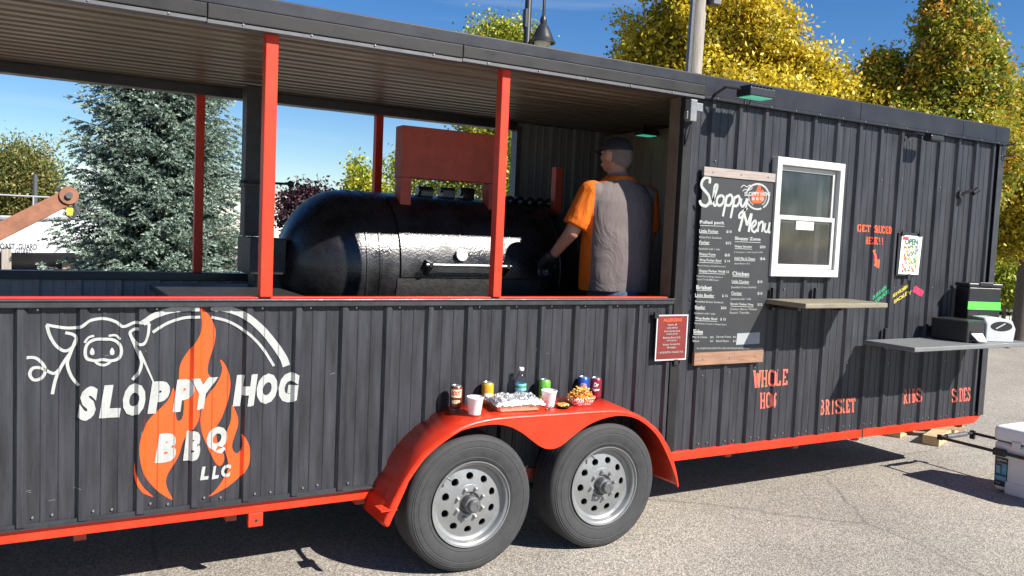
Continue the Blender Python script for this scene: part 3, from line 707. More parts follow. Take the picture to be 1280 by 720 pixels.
band_sticker('ASK 4 BOBBIN', 'BACKLEY', (1115.5, 368), (1134, 355.5), 4.5, mat('yellow_decal', (0.62, 0.50, 0.05), 0.5), (2, 7), 'lettering')
drape([poly([wz(*p) for p in ((1144, 357), (1154.5, 364), (1151.5, 371), (1140.5, 364.5))])], 'pink_sticker', mat('pink_sticker', (0.72, 0.03, 0.09), 0.5), TR, RPTS, .0016)

# ------------------------------------------------------------------ menu board
MBd = thing('menu_board', (3.88, -.02, .975), 'tall black menu board with white script title, framed by brown strips', 'menu board')
MQ = [(3.578, 2.212), (4.205, 2.212), (4.187, .977), (3.588, .977)]       # TL TR BR BL on the wall
def mB(u, v_):   # u 0..1 across, v 0..1 down
    a = [MQ[0][k]*(1-u)+MQ[1][k]*u for k in (0, 1)]; b = [MQ[3][k]*(1-u)+MQ[2][k]*u for k in (0, 1)]
    return (a[0]*(1-v_)+b[0]*v_, a[1]*(1-v_)+b[1]*v_)
YB = -.034
build(MB().prism([mB(0, .045), mB(1, .045), mB(1, .935), mB(0, .935)], YB, -.0205), 'board', board_m, MBd)
build(MB().prism([mB(0, 0), mB(1, 0), mB(1, .0445), mB(0, .0445)], YB-.008, -.0205), 'top_strip', wood_grey, MBd, bevel=.002)
build(MB().prism([mB(0, .9355), mB(1, .9355), mB(1, 1), mB(0, 1)], YB-.008, -.0205), 'bottom_strip', wood_strip, MBd, bevel=.002)
for u in (.12, .5, .88):
    for v_ in (.022, .967):
        a = mB(u, v_); build(MB().cyl((a[0], YB-.008, a[1]), (a[0], YB-.011, a[1]), .006, n=8), 'screw', chrome, MBd)
S8 = lambda a, b: (850+a/2.667, 200+b/2.667)
W8 = lambda a, b: wz(*S8(a, b), YB)
script = []
def sk(ps, w=9): script.append(ribbon([W8(*p) for p in ps], w/2.667/190, 5))
sk([(98,78),(99,62),(86,58),(74,70),(72,88),(84,104),(96,120),(98,140),(86,153),(70,147),(66,134)], 10)          # S
sk([(100,148),(112,128),(122,98),(124,84),(116,86),(112,110),(110,140),(116,152),(124,142)], 9)                    # l
sk([(138,118),(126,124),(122,142),(130,152),(142,144),(146,126),(138,118)], 9)                                    # o
sk([(156,118),(150,150),(142,188)], 9); sk([(154,124),(168,116),(174,130),(166,150),(152,150)], 9)                 # p
sk([(182,122),(176,154),(168,194)], 9); sk([(180,128),(194,120),(198,134),(190,152),(178,152)], 9)                 # p
sk([(204,128),(202,148),(210,154),(222,132)], 9); sk([(226,128),(218,160),(206,188),(196,192),(200,178),(224,160)], 8)   # y
sk([(196,238),(206,200),(212,172)], 10); sk([(212,174),(220,206),(222,218)], 10); sk([(222,218),(236,180)], 9); sk([(238,178),(232,214),(228,240)], 10)   # M
sk([(240,226),(252,212),(250,202),(240,212),(238,232),(248,240),(256,230)], 8)                                    # e
sk([(262,206),(258,240)], 8); sk([(260,220),(270,206),(276,212),(272,240)], 8)                                     # n
sk([(284,210),(280,232),(288,240),(296,226)], 8); sk([(298,208),(294,238),(300,240)], 8)                           # u
drape(script, 'title_lettering', decal_white, MBd, FLAT, .0012, YB, .0001)
# round badge
bd = []
cx, cy = 258, 122
def circ(r0_, a0, a1, w): bd.append(ribbon([W8(cx+r0_[0]*math.cos(t), cy+r0_[1]*math.sin(t)) for t in np.linspace(a0, a1, 24)], w/2.667/190, 1))
circ((38, 42), R(-160), R(60), 6); circ((38, 42), R(70), R(172), 6); circ((29, 32), R(-30), R(60), 3); circ((29, 32), R(120), R(200), 3)
bd.append(fit(glyphs('SLOPPY HOG', .04), [W8(*p) for p in ((214, 106), (300, 106), (300, 120), (214, 120))]))
bd.append(fit(glyphs('B B Q', .04), [W8(*p) for p in ((240, 124), (278, 124), (278, 136), (240, 136))]))
bd.append(ribbon([W8(*p) for p in ((202, 92), (212, 84), (222, 90), (232, 84), (240, 92), (230, 100), (216, 98), (208, 104))], 3/2.667/190, 5))
dr_f = [[(262, 80), (270, 92), (266, 104), (276, 98), (282, 114), (280, 134), (270, 144), (244, 144), (236, 132), (240, 116), (254, 104), (258, 92)]]
drape([poly([W8(*p) for p in f]) for f in dr_f], 'badge_flame', decal_orange, MBd, FLAT, .0008, YB)
drape(bd, 'badge', decal_white, MBd, FLAT, .0012, YB)
mt = []
def line(txt, x0, x1, y, h, bold=.01, sl=.04):
    mt.append(fit(glyphs(txt, bold), [W8(*p) for p in ((x0, y-h/2), (x1, y-h/2+(x1-x0)*sl), (x1, y+h/2+(x1-x0)*sl), (x0, y+h/2))]))
def under(x0, x1, y, sl=.04): mt.append(ribbon([W8(x0, y), W8(x1, y+(x1-x0)*sl)], 1.6/2.667/190, 1, False, None, False))
for t, x0, x1, y in (('Pulled pork', 66, 148, 208), ('Brisket', 54, 106, 424), ('Sides', 44, 76, 571), ('Sloppy Zone', 182, 268, 262), ('Chicken', 174, 230, 378)):
    line(t, x0, x1, y, 14, .03); under(x0, x1, y+10)
for t, pr, y, xe in (('Little Porker', '$10', 236, 172), ('Porker', '$15', 274, 170), ('Sloppy Kone', '$5', 314, 166), ('Wop Porker Bowl', '$ 14', 334, 166), ('Sloppy Porker Wrap', '$ 13', 370, 162), ('Little Beefer', '$ 13', 450, 158), ('Beefer', '$20', 490, 154), ('Wop Beefer Bowl', '$ 15', 528, 152)):
    w_ = {6: 34, 7: 34}.get(len(t), min(86, 4.9*len(t))); s_ = 64 if y < 400 else 50
    line(t, s_, s_+w_, y, 11, .02); under(s_, s_+w_, y+7); line(pr, xe-18, xe, y+3, 10, .02)
for t, x0, x1, y in (('Pulled Pork Sandwich', 64, 138, 257), ('Sandwich with 1 side', 62, 132, 295), ('Mac and cheese pork pulled with sauce', 58, 152, 352), ('Pulled Pork Cabbage Cheese in', 56, 142, 388), ('Sauce Tortilla BBQ Sauce', 56, 128, 398), ('Shredded Brisket Sandwich', 50, 144, 471), ('Sandwich with 1 side', 48, 116, 510), ('Mac Brisket Cheese in Sloppy Sauce', 48, 154, 545)):
    line(t, x0, x1, y, 7, .0)
for t, pr, x0, x1, y in (('Sloppy Sampler', '$20', 182, 240, 288), ('Adult Mac & Cheese', '$6', 180, 250, 327), ('Little Clucker', '$10', 172, 230, 404), ('Clucker', '$15', 170, 206, 443), ('Bocock Chicken Wrap', '$12', 168, 244, 480)):
    line(t, x0, x1, y, 10, .02); under(x0, x1, y+7); line(pr, 266 if y < 350 else 258, 284 if y < 350 else 274, y+2, 10, .02)
for t, x0, x1, y in (('3 Products 1 side 4 pork rinds', 180, 276, 308), ('(Add Bacon $1)', 180, 232, 346), ('Shredded Chicken Sandwich', 170, 254, 424), ('Sandwich with 1 side', 168, 236, 463), ('Chicken Bacon Cheese', 166, 256, 497), ('Ranch Tortilla', 166, 230, 509), ('Mac & Cheese', 42, 90, 590), ('$5', 100, 112, 591), ('Slaw', 42, 64, 603), ('$3', 100, 110, 604), ('German Potato', 120, 170, 589), ('$6', 176, 186, 590), ('Baked Beans', 120, 162, 603), ('$5', 176, 186, 604), ('* ALL SANDWICHES COME WITH CHIPS AND PICKLES ADD BACON $1 *', 52, 234, 628)):
    line(t, x0, x1, y, 7, .0, .0)
for ln_ in mt: drape([ln_], 'menu_line', decal_white, MBd, FLAT, .0012, YB)
drape([poly([W8(*p) for p in ((190, 578), (266, 574), (264, 612), (186, 616))])], 'price_card', mat('shaded_card', (.30, .31, .32), .5), MBd, FLAT, .002, YB)  # card colour greyed to put in the shadow that falls on it

# small red notice and flyer
def hung(px, name, label, cat, depth, mats, nm):
    pts = [wz(*p, -.03) for p in px]; xs = [p[0] for p in pts]; zs = [p[1] for p in pts]
    t = thing(name, ((min(xs)+max(xs))/2, -.022, min(zs)), label, cat)
    return t, min(xs), max(xs), min(zs), max(zs)
t, x0, x1, z0, z1 = hung(((821, 393.5), (856, 393.5), (856, 449), (821, 451)), 'notice_sign', 'small dark red framed notice hung left of the tall menu board', 'sign', .01, None, None)
build(MB().box(x0, x1, -.034, -.0205, z0, z1), 'frame', plastic_black, t, bevel=.003)
nm = bpy.data.materials.get('maroon_print') or mat('maroon_print', (0.17, 0.025, 0.022), 0.3, 0, .25, 8)
build(MB().box(x0+.008, x1-.008, -.036, -.0345, z0+.008, z1-.008), 'poster', nm, t)
zz = []
def bl(txt, a, b, c, d, bold=.01): return fit(glyphs(txt, bold), [(x0+(x1-x0)*a, z1-(z1-z0)*c), (x0+(x1-x0)*b, z1-(z1-z0)*c), (x0+(x1-x0)*b, z1-(z1-z0)*d), (x0+(x1-x0)*a, z1-(z1-z0)*d)])
drape([bl('ALLERGENS', .2, .8, .08, .15, .03)], 'heading', decal_red, t, FLAT, .001, -.036)
drape([bl(s, a, b, y, y+.045, .01) for s, a, b, y in (('Regular $8', .35, .65, .2), ('comes with bun', .32, .68, .26), ('Pork Parfait $10', .25, .75, .34), ('mashed potato', .32, .68, .40), ('Brisket Bowl $12', .22, .78, .48), ('with gravy', .34, .66, .54), ('Sloppy Parfait $12', .22, .78, .63), ('all meats', .36, .64, .69), ('1. $3.00 EXTRA CHARGE FOR', .1, .9, .80))], 'lettering', decal_white, t, FLAT, .001, -.036)
fr = MB().box(x0-.002, x0+.006, -.037, -.0343, z0, z1).box(x1-.006, x1+.002, -.037, -.0343, z0, z1).box(x0+.0062, x1-.0062, -.037, -.0343, z0, z0+.008).box(x0+.0062, x1-.0062, -.037, -.0343, z1-.008, z1)
build(fr, 'border', silver_plastic, t)
build(MB().box((x0+x1)/2+.03, (x0+x1)/2+.06, -.04, -.015, z0-.03, z0+.004), 'clip', plastic_black, t)
build(MB().box(x0-.02, x0+.01, -.04, -.0205, z1-.02, z1+.015), 'clip', plastic_black, t)
t, x0, x1, z0, z1 = hung(((1126, 294), (1150, 295), (1148, 342.5), (1124.5, 343)), 'open_flyer', 'white paper OPEN flyer full of coloured stickers in a clip holder', 'flyer', .01, None, None)
build(MB().box(x0-.02, x1-.0, -.030, -.0205, z0-.01, z1+.02), 'holder', plastic_black, t, bevel=.003)
build(MB().prism([(x0+.012, z1), (x1+.008, z1-.004), (x1-.008, z0), (x0, z0+.004)], -.034, -.0305), 'paper', plastic_white, t)
drape([bl('OPEN', .2, .84, .08, .24, .05)], 'lettering', mat('dark_green_print', (.02, .12, .06), .5), t, FLAT, .001, -.034)
for cname, colr in (('yellow', (.75, .5, .05)), ('red', (.6, .04, .04)), ('green', (.08, .3, .06)), ('blue', (.08, .2, .5)), ('brown', (.25, .1, .05))):
    dots = []
    for k in range(22):
        u, v_ = random.uniform(.14, .86), random.uniform(.27, .92); r_ = random.uniform(.005, .011)
        c0 = (x0+(x1-x0)*u, z1-(z1-z0)*v_); dots.append(poly([(c0[0]+r_*math.cos(a), c0[1]+r_*1.1*math.sin(a)) for a in np.linspace(0, 2*math.pi, 8, endpoint=False)]))
    for dt_ in dots: drape([dt_], 'print_dot', mat('print_'+cname, colr, .5), t, FLAT, .0004+.0003*len(cname)+random.random()*.0002, -.034)
drape([poly([(x0+.02, z1-.012), (x0+.09, z1-.012), (x0+.09, z1-.035), (x0+.02, z1-.035)])], 'print_block', mat('print_red', (.6, .04, .04)), t, FLAT, .0003, -.034)
for xx, zc in ((x0+.02, z1+.02), (x1-.02, z1+.02), ((x0+x1)/2, z0-.02)): build(MB().box(xx-.018, xx+.018, -.042, -.0345, zc-.025, zc+.025), 'clip', plastic_black, t, bevel=.003)

# floodlights, camera arm, socket
led_m = mat('green_led_glass', (0.25, 0.5, 0.42), 0.2, 0, .05, 10, emit=(0.06, 0.62, 0.36), estr=0.3)
def floodlight(c, w, d, h, label, arm, lens=None):
    t = thing('floodlight', (c[0], c[1], c[2]-h), label, 'floodlight', None)
    o = build(MB().box(c[0]-w/2, c[0]+w/2, c[1]-d/2, c[1]+d/2, c[2]-h/2, c[2]+h/2), 'housing', plastic_black, t, bevel=.006)
    fin = MB()
    for k in range(7):
        xx = c[0]-w*.42+k*w*.14; fin.box(xx-.003, xx+.003, c[1]-d*.4, c[1]+d*.4, c[2]+h/2-.001, c[2]+h/2+.014)
    build(fin, 'cooling_fins', plastic_black, o)
    build(MB().box(c[0]-w*.42, c[0]+w*.42, c[1]-d*.42, c[1]+d*.42, c[2]-h/2-.004, c[2]-h/2-.0005), 'lens', lens or led_m, t)
    build(MB().tube(arm, .009, 8), 'arm', plastic_black, t)
    return t
c = onY(945, 117, -.20)
t = floodlight((c.x, c.y, c.z), .21, .12, .05, 'black floodlight on an arm above the menu board, green lens', [(c.x-.10, c.y+.03, c.z+.02), (c.x-.17, -.12, c.z+.03), (c.x-.18, -.045, c.z-.005), (c.x-.18, -.035, c.z-.02)])
build(MB().tube([(c.x+.02, c.y+.05, c.z-.01), (c.x+.04, -.09, c.z-.08), (c.x+.07, -.06, c.z-.02), (c.x+.09, -.05, c.z+.04)], .004, 6), 'cable', plastic_black, t)
c = onY(1167, 173, -.14)
t = floodlight((c.x, c.y, c.z), .15, .07, .035, 'black floodlight under the roof edge above the flyer', [(c.x-.06, c.y+.02, c.z+.015), (c.x-.10, -.08, c.z+.03), (c.x-.12, -.03, c.z+.02), (c.x-.12, -.018, c.z)], dark_m)
build(MB().tube([(c.x-.06, c.y+.05, c.z), (c.x-.15, -.06, c.z-.06), (c.x-.12, -.03, c.z+.02)], .004, 6), 'cable', plastic_black, t)
gl = onZ(808, 167, 2.56)
t = floodlight((gl.x, gl.y, 2.56), .15, .11, .03, 'small lit green lamp on the porch ceiling behind the man', [(gl.x, gl.y, 2.575), (gl.x, gl.y+.02, 2.60), (gl.x, gl.y+.02, 2.63)])
c = onY(1209, 241, -.06)
t = thing('wall_bracket', (c.x-.03, -.02, c.z-.04), 'small black swivel bracket on the wall near the trailer corner', 'bracket')
build(MB().cyl((c.x-.035, -.018, c.z-.015), (c.x-.035, -.04, c.z-.015), .035, .03, 14), 'base', plastic_black, t)
build(MB().tube([(c.x-.035, -.03, c.z-.015), (c.x, -.07, c.z+.01), (c.x+.04, -.09, c.z+.018)], .012, 8).cyl((c.x+.03, -.085, c.z+.0), (c.x+.07, -.10, c.z+.028), .022, .024, 12), 'arm', plastic_black, t)
c = onY(1249, 186, 0)
t = thing('hook_bracket', (XE, -.03, c.z-.08), 'black double hook on the top trailer corner', 'bracket')
build(MB().box(XE-.02, XE+.035, -.032, -.0265, c.z-.09, c.z+.05), 'plate', plastic_black, t)
build(MB().tube([(XE, -.03, c.z+.03), (XE+.03, -.09, c.z+.03), (XE+.05, -.10, c.z+.06)], .006, 6).tube([(XE, -.03, c.z-.06), (XE+.03, -.09, c.z-.06), (XE+.05, -.10, c.z-.03)], .006, 6), 'hook', plastic_black, t)
c = onY(862, 140, -.03)
t = thing('socket_box', (c.x, -.03, c.z-.05), 'white electrical connector box beside the porch opening under the fascia', 'socket')
build(MB().box(c.x-.03, c.x+.02, -.075, -.022, c.z-.06, c.z+.07), 'box', rim_m, t, bevel=.004)
build(MB().box(c.x+.0205, c.x+.075, -.065, -.03, c.z+.005, c.z+.055).box(c.x-.045, c.x-.0305, -.06, -.03, c.z-.05, c.z-.0), 'plug', rim_m, t, bevel=.004)
build(MB().tube([(c.x, -.05, c.z-.06), (c.x-.01, -.05, c.z-.12), (c.x-.02, -.03, c.z-.2)], .006, 6), 'cable', plastic_black, t)

# ------------------------------------------------------------------ things on the condiment shelf
ZS = 1.100
t = thing('napkin_dispenser', (6.0, -.2, ZS), 'low black napkin dispenser with white napkins sticking out on the grey shelf', 'dispenser')
x0, x1, y0, y1 = 5.89, 6.10, -.37, -.08
nb = MB().box(x0, x1, y0, y1, ZS, ZS+.160)
build(nb, 'case', plastic_black, t, bevel=.012, seg=3)
build(MB().box(x0+.03, x1-.03, y0-.006, y0-.0005, ZS+.02, ZS+.085), 'opening', dark_m, t)
nk = MB(); 
for k in range(4): nk.add([(x0+.035, y0-.004, ZS+.07-.012*k), (x1-.035, y0-.004, ZS+.07-.012*k), (x1-.06, y0-.06+.008*k, ZS+.012+.004*k), (x0+.05, y0-.055+.008*k, ZS+.02+.004*k)], [(0, 1, 2, 3)])
build(nk, 'napkins', plastic_white, t)
t = thing('glove_box', (6.28, -.32, ZS), 'white and silver dispenser with an oval window, in front of the tall black bin', 'dispenser')
gx0, gx1, gy0, gy1 = 6.155, 6.40, -.40, -.25
prof = [(gx0+.02, ZS), (gx1, ZS), (gx1+.012, ZS+.10), (gx1-.02, ZS+.165), (gx0+.10, ZS+.185), (gx0-.01, ZS+.180), (gx0+.02, ZS+.13)]
build(MB().prism(prof, gy0, gy1), 'case', silver_plastic, t, bevel=.015, seg=3)
ov = [(6.295+.085*math.cos(a), ZS+.118+.036*math.sin(a)) for a in np.linspace(0, 2*math.pi, 20, endpoint=False)]
build(MB().prism(ov, gy0-.002, gy0+.01), 'window', dark_m, t)
t.rotation_euler.z = R(-25)
build(MB().bar((6.25, gy0-.0045, ZS+.10), (6.32, gy0-.0045, ZS+.14), .003, .008), 'inner_tube', silver_plastic, t)
t = thing('black_bin', (6.335, -.155, ZS), 'tall black box with a bright green tape strip standing on the grey shelf', 'box')
bx0, bx1, by0, by1 = 6.20, 6.47, -.235, -.075
build(MB().box(bx0, bx1, by0, by1, ZS, ZS+.395), 'box', plastic_black, t, bevel=.008)
build(MB().box(bx0-.006, bx1+.006, by0-.006, by1+.004, ZS+.3955, ZS+.425), 'lid', plastic_black, t, bevel=.006)
build(MB().box(bx0+.08, bx1-.08, by0-.012, by0-.0065, ZS+.405, ZS+.433), 'lid_clip', plastic_black, t, bevel=.002)
t.rotation_euler.z = R(-22)
build(MB().box(bx0-.001, bx1+.0015, by0-.002, by0+.002, ZS+.225, ZS+.285), 'green_tape', mat('neon_green_tape', (0.12, 0.80, 0.08), 0.45), t)

# ------------------------------------------------------------------ food and drinks on the fender
ZFT = lambda y: .812+.018*min(1, max(0, (y+.265)/.26))
alu = mat('can_aluminium', (0.70, 0.70, 0.70), 0.25, 0.9, .06, 30)
def ftspot(px, y):
    p = onY(px, 500, y); return (p.x, y, ZFT(y)+.001)
def can(px, y, colr, label, marks, name='soda_can'):
    x_, y_, z_ = ftspot(px, y)
    t = thing(name, (x_, y_, z_), label, 'can', None)
    pm = mat('can_'+label[:14].replace(' ', '_'), colr, .28, .35, .08, 30, coat=.2)
    build(MB().lathe([(.0, .0235), (.004, .0245), (.012, .0325), (.014, .033), (.106, .033), (.109, .0325), (.1185, .0272)], (x_, y_, z_), (0, 0, 1), 28, cap=True), 'body', pm, t, sharp=50)
    build(MB().lathe([(.1186, .0272), (.1215, .0272), (.1222, .0262), (.1215, .0252), (.1175, .0245), (.1175, 0)], (x_, y_, z_), (0, 0, 1), 24, cap=False).obox((x_+.004, y_-.004, z_+.1192), (1, -.8, 0), (.8, 1, 0), (0, 0, 1), (.011, .007, .0008)), 'lid', alu, t, sharp=50)
    fx, fy = Vector((CAM.x-x_, CAM.y-y_)).normalized()
    for (kind, mk, data) in marks:
        bm = bmesh.new()
        if kind == 'text':
            txt, u0, u1, za, zb, bold = data; v2, fs = fit(glyphs(txt, bold, .2), [(u0, zb), (u1, zb), (u1, za), (u0, za)])
        else: v2, fs = poly(data)
        vs = [bm.verts.new((p[0], 0, p[1])) for p in v2]
        for f in fs:
            try: bm.faces.new([vs[i] for i in f])
            except ValueError: pass
        for u in np.arange(-.06, .06, .005): bmesh.ops.bisect_plane(bm, geom=bm.verts[:]+bm.edges[:]+bm.faces[:], plane_co=(u, 0, 0), plane_no=(1, 0, 0), dist=1e-6)
        rr = .0334 if kind != 'text' else .0337
        for v in bm.verts:
            a = v.co.x/.033; dx = fx*math.cos(a)-fy*math.sin(a)*1; dy = fy*math.cos(a)+fx*math.sin(a)
            v.co = Vector((dx*rr, dy*rr, v.co.z))
        for v in bm.verts: pass
        bmesh.ops.recalc_face_normals(bm, faces=bm.faces)
        me = bpy.data.meshes.new('print'); bm.to_mesh(me); bm.free(); me.materials.append(mk)
        o = bpy.data.objects.new('print', me); COL.objects.link(o); o.parent = t
    return t
pw = mat('print_white', (.78, .76, .72), .4); pk = mat('print_black', (.02, .02, .02), .4); pr_ = mat('print_red_can', (.62, .03, .04), .4); pyel = mat('print_cream', (.72, .62, .40), .4)
rect = lambda a, b, c, d: [(a, c), (b, c), (b, d), (a, d)]
can(570, -.075, (.17, .045, .02), 'brown root beer can at the rear corner of the fender', [('p', pyel, rect(-.03, .03, .062, .104)), ('text', pr_, ('ROOT', -.026, .026, .072, .096, .05)), ('text', pyel, ('BEER', -.024, .024, .030, .048, .04))])
can(609, -.05, (.66, .40, .03), 'gold yellow soda can behind the foil tray', [('p', pw, rect(-.018, .026, .03, .066)), ('text', pk, ('soda', -.014, .022, .038, .054, .03))])
can(680, -.06, (.16, .52, .05), 'lime green soda can behind the styrofoam cup', [('p', mat('print_yellow_can', (.80, .62, .04), .4), rect(-.035, .035, .014, .034)), ('text', pk, ('lift', -.024, .026, .058, .080, .05))])
g_c = [(.024*math.cos(a), .066+.024*math.sin(a)) for a in np.linspace(0, 2*math.pi, 20, endpoint=False)]
can(728, -.05, (.02, .09, .46), 'blue cola can with a round red and white emblem', [('p', pw, g_c), ('p', pr_, [(p[0]*.98, p[1]+.0006) for p in g_c if p[1] >= .066]+[(-.01, .071), (.01, .062)])])
can(744, -.085, (.25, .015, .035), 'maroon soda can with white script standing at the end of the row', [('text', pw, ('Dr', -.014, .016, .072, .098, .05)), ('text', pw, ('Pepper', -.024, .024, .046, .066, .04))])
# bottle
x_, y_, z_ = ftspot(650, -.055)
t = thing('water_bottle', (x_, y_, z_), 'clear plastic water bottle with blue label and white cap', 'bottle')
clear = bpy.data.materials.new('clear_plastic'); clear.use_nodes = True; bb = clear.node_tree.nodes['Principled BSDF']; bb.inputs['Transmission Weight'].default_value = 1; bb.inputs['Roughness'].default_value = .06; bb.inputs['IOR'].default_value = 1.33; bb.inputs['Base Color'].default_value = (.93, .95, .97, 1)
wn = clear.node_tree.nodes.new('ShaderNodeTexNoise'); wn.inputs['Scale'].default_value = 60; wb = clear.node_tree.nodes.new('ShaderNodeBump'); wb.inputs['Strength'].default_value = .25; clear.node_tree.links.new(wn.outputs['Fac'], wb.inputs['Height']); clear.node_tree.links.new(wb.outputs[0], bb.inputs['Normal'])
bp_ = [(0, .022), (.003, .028), (.015, .031), (.022, .029), (.03, .031), (.042, .029), (.052, .031), (.10, .0305), (.115, .031), (.13, .029), (.155, .018), (.165, .0125), (.178, .0125)]
build(MB().lathe(bp_, (x_, y_, z_), (0, 0, 1), 28), 'bottle_body', clear, t, sharp=60)
build(MB().lathe([(.178, .0135), (.181, .0145), (.192, .0145), (.194, .013), (.194, 0)], (x_, y_, z_), (0, 0, 1), 20, cap=False), 'cap', plastic_white, t)
build(MB().lathe([(.070, .0316), (.108, .0318)], (x_, y_, z_), (0, 0, 1), 28, cap=False), 'label', mat('bottle_label_blue', (.18, .48, .62), .35, 0, .5, 40), t)
build(MB().lathe([(.084, .0321), (.096, .0322)], (x_, y_, z_), (0, 0, 1), 28, cap=False), 'label_band', mat('bottle_label_green', (.05, .22, .08), .35, 0, .4, 60), t)
foam = mat('white_styrofoam', (.82, .81, .79), .7, 0, .04, 60, .1, 200)
def cup(px, y, s, label, full):
    x_, y_, z_ = ftspot(px, y); t = thing('foam_cup', (x_, y_, z_), label, 'cup')
    build(MB().lathe([(0, 0), (0, .030*s), (.002, .031*s), (.082*s, .042*s), (.084*s, .0445*s), (.090*s, .045*s), (.092*s, .0435*s), (.088*s, .0415*s), (.012*s, .029*s), (.012*s, 0)], (x_, y_, z_), (0, 0, 1), 30, cap=False), 'cup', foam, t, sharp=50)
    build(MB().lathe([(full*s, .036*s), (full*s+.003, 0)], (x_, y_, z_), (0, 0, 1), 20, cap=False), 'contents', mat('cup_sauce', (.45, .28, .12), .5, 0, .3, 60), t)
cup(594, -.20, 1.0, 'white styrofoam cup in front of the brown can', .055)
cup(686, -.165, .98, 'white styrofoam cup between the foil tray and the fries', .06)
# foil tray
def tray():
    c0 = onY(643, 500, -.155); x_, y_, z_ = c0.x, -.155, ZFT(-.155)-.002; ca, sa = math.cos(R(-6)), math.sin(R(-6))
    def T(u, v_, w_): return (x_+u*ca-v_*sa, y_+u*sa+v_*ca, z_+w_+.006)
    t = thing('foil_tray', (x_, y_, z_), 'rectangular aluminium food tray covered with crumpled foil', 'tray')
    foil_m = mat('aluminium_foil', (.74, .74, .74), .40, 0.9, .05, 40, .3, 60); pan_m = mat('aluminium_pan', (.62, .54, .38), .38, 0.7, .1, 40)  # goldish reflection put into the pan's base colour
    pan = MB(); hw, hd, h = .135, .088, .045; seg = []
    N = 26
    def rr(u, w, d, r=.022):
        pts = []
        for (cx, cy, a0) in ((w-r, d-r, 0), (-w+r, d-r, 90), (-w+r, -d+r, 180), (w-r, -d+r, 270)):
            for k in range(5): a = R(a0+k*22.5); pts.append((cx+r*math.cos(a), cy+r*math.sin(a)))
        out = []
        for i in range(len(pts)):
            a, b = pts[i], pts[(i+1) % len(pts)]; L = math.dist(a, b); n = max(1, int(L/.006))
            for k in range(n): out.append((a[0]+(b[0]-a[0])*k/n, a[1]+(b[1]-a[1])*k/n))
        return out
    a = rr(0, hw-.014, hd-.014); n = len(a)
    def scale(f): return [(p[0]*f[0], p[1]*f[1]) for p in a]
    rows = [[T(p[0], p[1], 0) for p in a]]
    for j in range(1, 4):
        f = 1+.10*j/3; g_ = 1+.14*j/3; rows.append([T(p[0]*f*(1+(.008 if i % 2 else -.008)), p[1]*g_*(1+(.008 if i % 2 else -.008)), h*j/3) for i, p in enumerate(a)])
    pan.add([p for r_ in rows for p in r_], [(j*n+i, j*n+(i+1) % n, (j+1)*n+(i+1) % n, (j+1)*n+i) for j in range(3) for i in range(n)]+[tuple(range(n))[::-1]], 0, False)
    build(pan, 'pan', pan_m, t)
    nx, ny = 64, 44; v = []; f = []
    from mathutils import noise as mn
    for j in range(ny+1):
        for i in range(nx+1):
            u, w = -1+2*i/nx, -1+2*j/ny; e = max(abs(u), abs(w))
            px_, py_ = u*(hw+.008), w*(hd+.008)
            dome = .022*(1-min(1, e)**4)
            cr = (mn.noise(Vector((px_*28, py_*28, 1)))+.6*abs(mn.noise(Vector((px_*60, py_*60, 5))))-.3*abs(mn.noise(Vector((px_*110, py_*110, 8)))))*.017
            zed = h+dome+cr
            if e > .93: zed = h-.010*(e-.93)/.07+cr*.8
            v.append(T(px_, py_, zed))
    f = [(j*(nx+1)+i, j*(nx+1)+i+1, (j+1)*(nx+1)+i+1, (j+1)*(nx+1)+i) for j in range(ny) for i in range(nx)]
    build(MB().add(v, f, 0, False), 'foil_cover', foil_m, t)
    return t
tray()
# plate of food, basket of fries, small clip
x_, y_, z_ = ftspot(704, -.205)
t = thing('food_plate', (x_, y_, z_), 'small black plate of orange and yellow food beside the fries', 'plate')
build(MB().lathe([(0, 0), (0, .028), (.010, .045), (.012, .0455), (.010, .043), (.004, .028), (.004, 0)], (x_, y_, z_), (0, 0, 1), 26, cap=False), 'dish', plastic_black, t)
fd = MB()
for k in range(60):
    a, r_ = random.uniform(0, 6.28), .034*math.sqrt(random.random()); fd.ell((x_+r_*math.cos(a), y_+r_*math.sin(a), z_+.012+.012*(1-r_/.034)+random.uniform(0, .004)), (random.uniform(.005, .011), .005, .0045), Matrix.Rotation(random.uniform(0, 3), 3, 'Z'), 7, 5, random.randrange(3))
tag(build(fd, 'food', [mat('cheese_orange', (.75, .28, .03), .5), mat('noodle_yellow', (.78, .56, .16), .5), mat('meat_red', (.42, .08, .03), .5)], t), None, None, None, 'stuff')
x_, y_, z_ = ftspot(726, -.165)
t = thing('fries_basket', (x_, y_, z_), 'red checked paper boat heaped with loaded fries', 'food basket')
ck = bpy.data.materials.new('red_check_paper'); ck.use_nodes = True; tt = ck.node_tree; chk = tt.nodes.new('ShaderNodeTexChecker'); chk.inputs['Scale'].default_value = 95; chk.inputs[1].default_value = (.72, .70, .66, 1); chk.inputs[2].default_value = (.55, .03, .03, 1)
cc = tt.nodes.new('ShaderNodeTexCoord'); mpp = tt.nodes.new('ShaderNodeMapping'); mpp.inputs['Rotation'].default_value = (0, R(45), 0); tt.links.new(cc.outputs['Object'], mpp.inputs[0]); tt.links.new(mpp.outputs[0], chk.inputs[0]); tt.links.new(chk.outputs[0], tt.nodes['Principled BSDF'].inputs['Base Color'])
bk = MB()
def ring(w, d, z): return [(x_+w*math.copysign(abs(math.cos(a))**.6, math.cos(a)), y_+d*math.copysign(abs(math.sin(a))**.6, math.sin(a)), z_+z) for a in np.linspace(0, 2*math.pi, 32, endpoint=False)]
r_ = [ring(.058, .038, 0), ring(.072, .050, .022), ring(.082, .058, .042)]
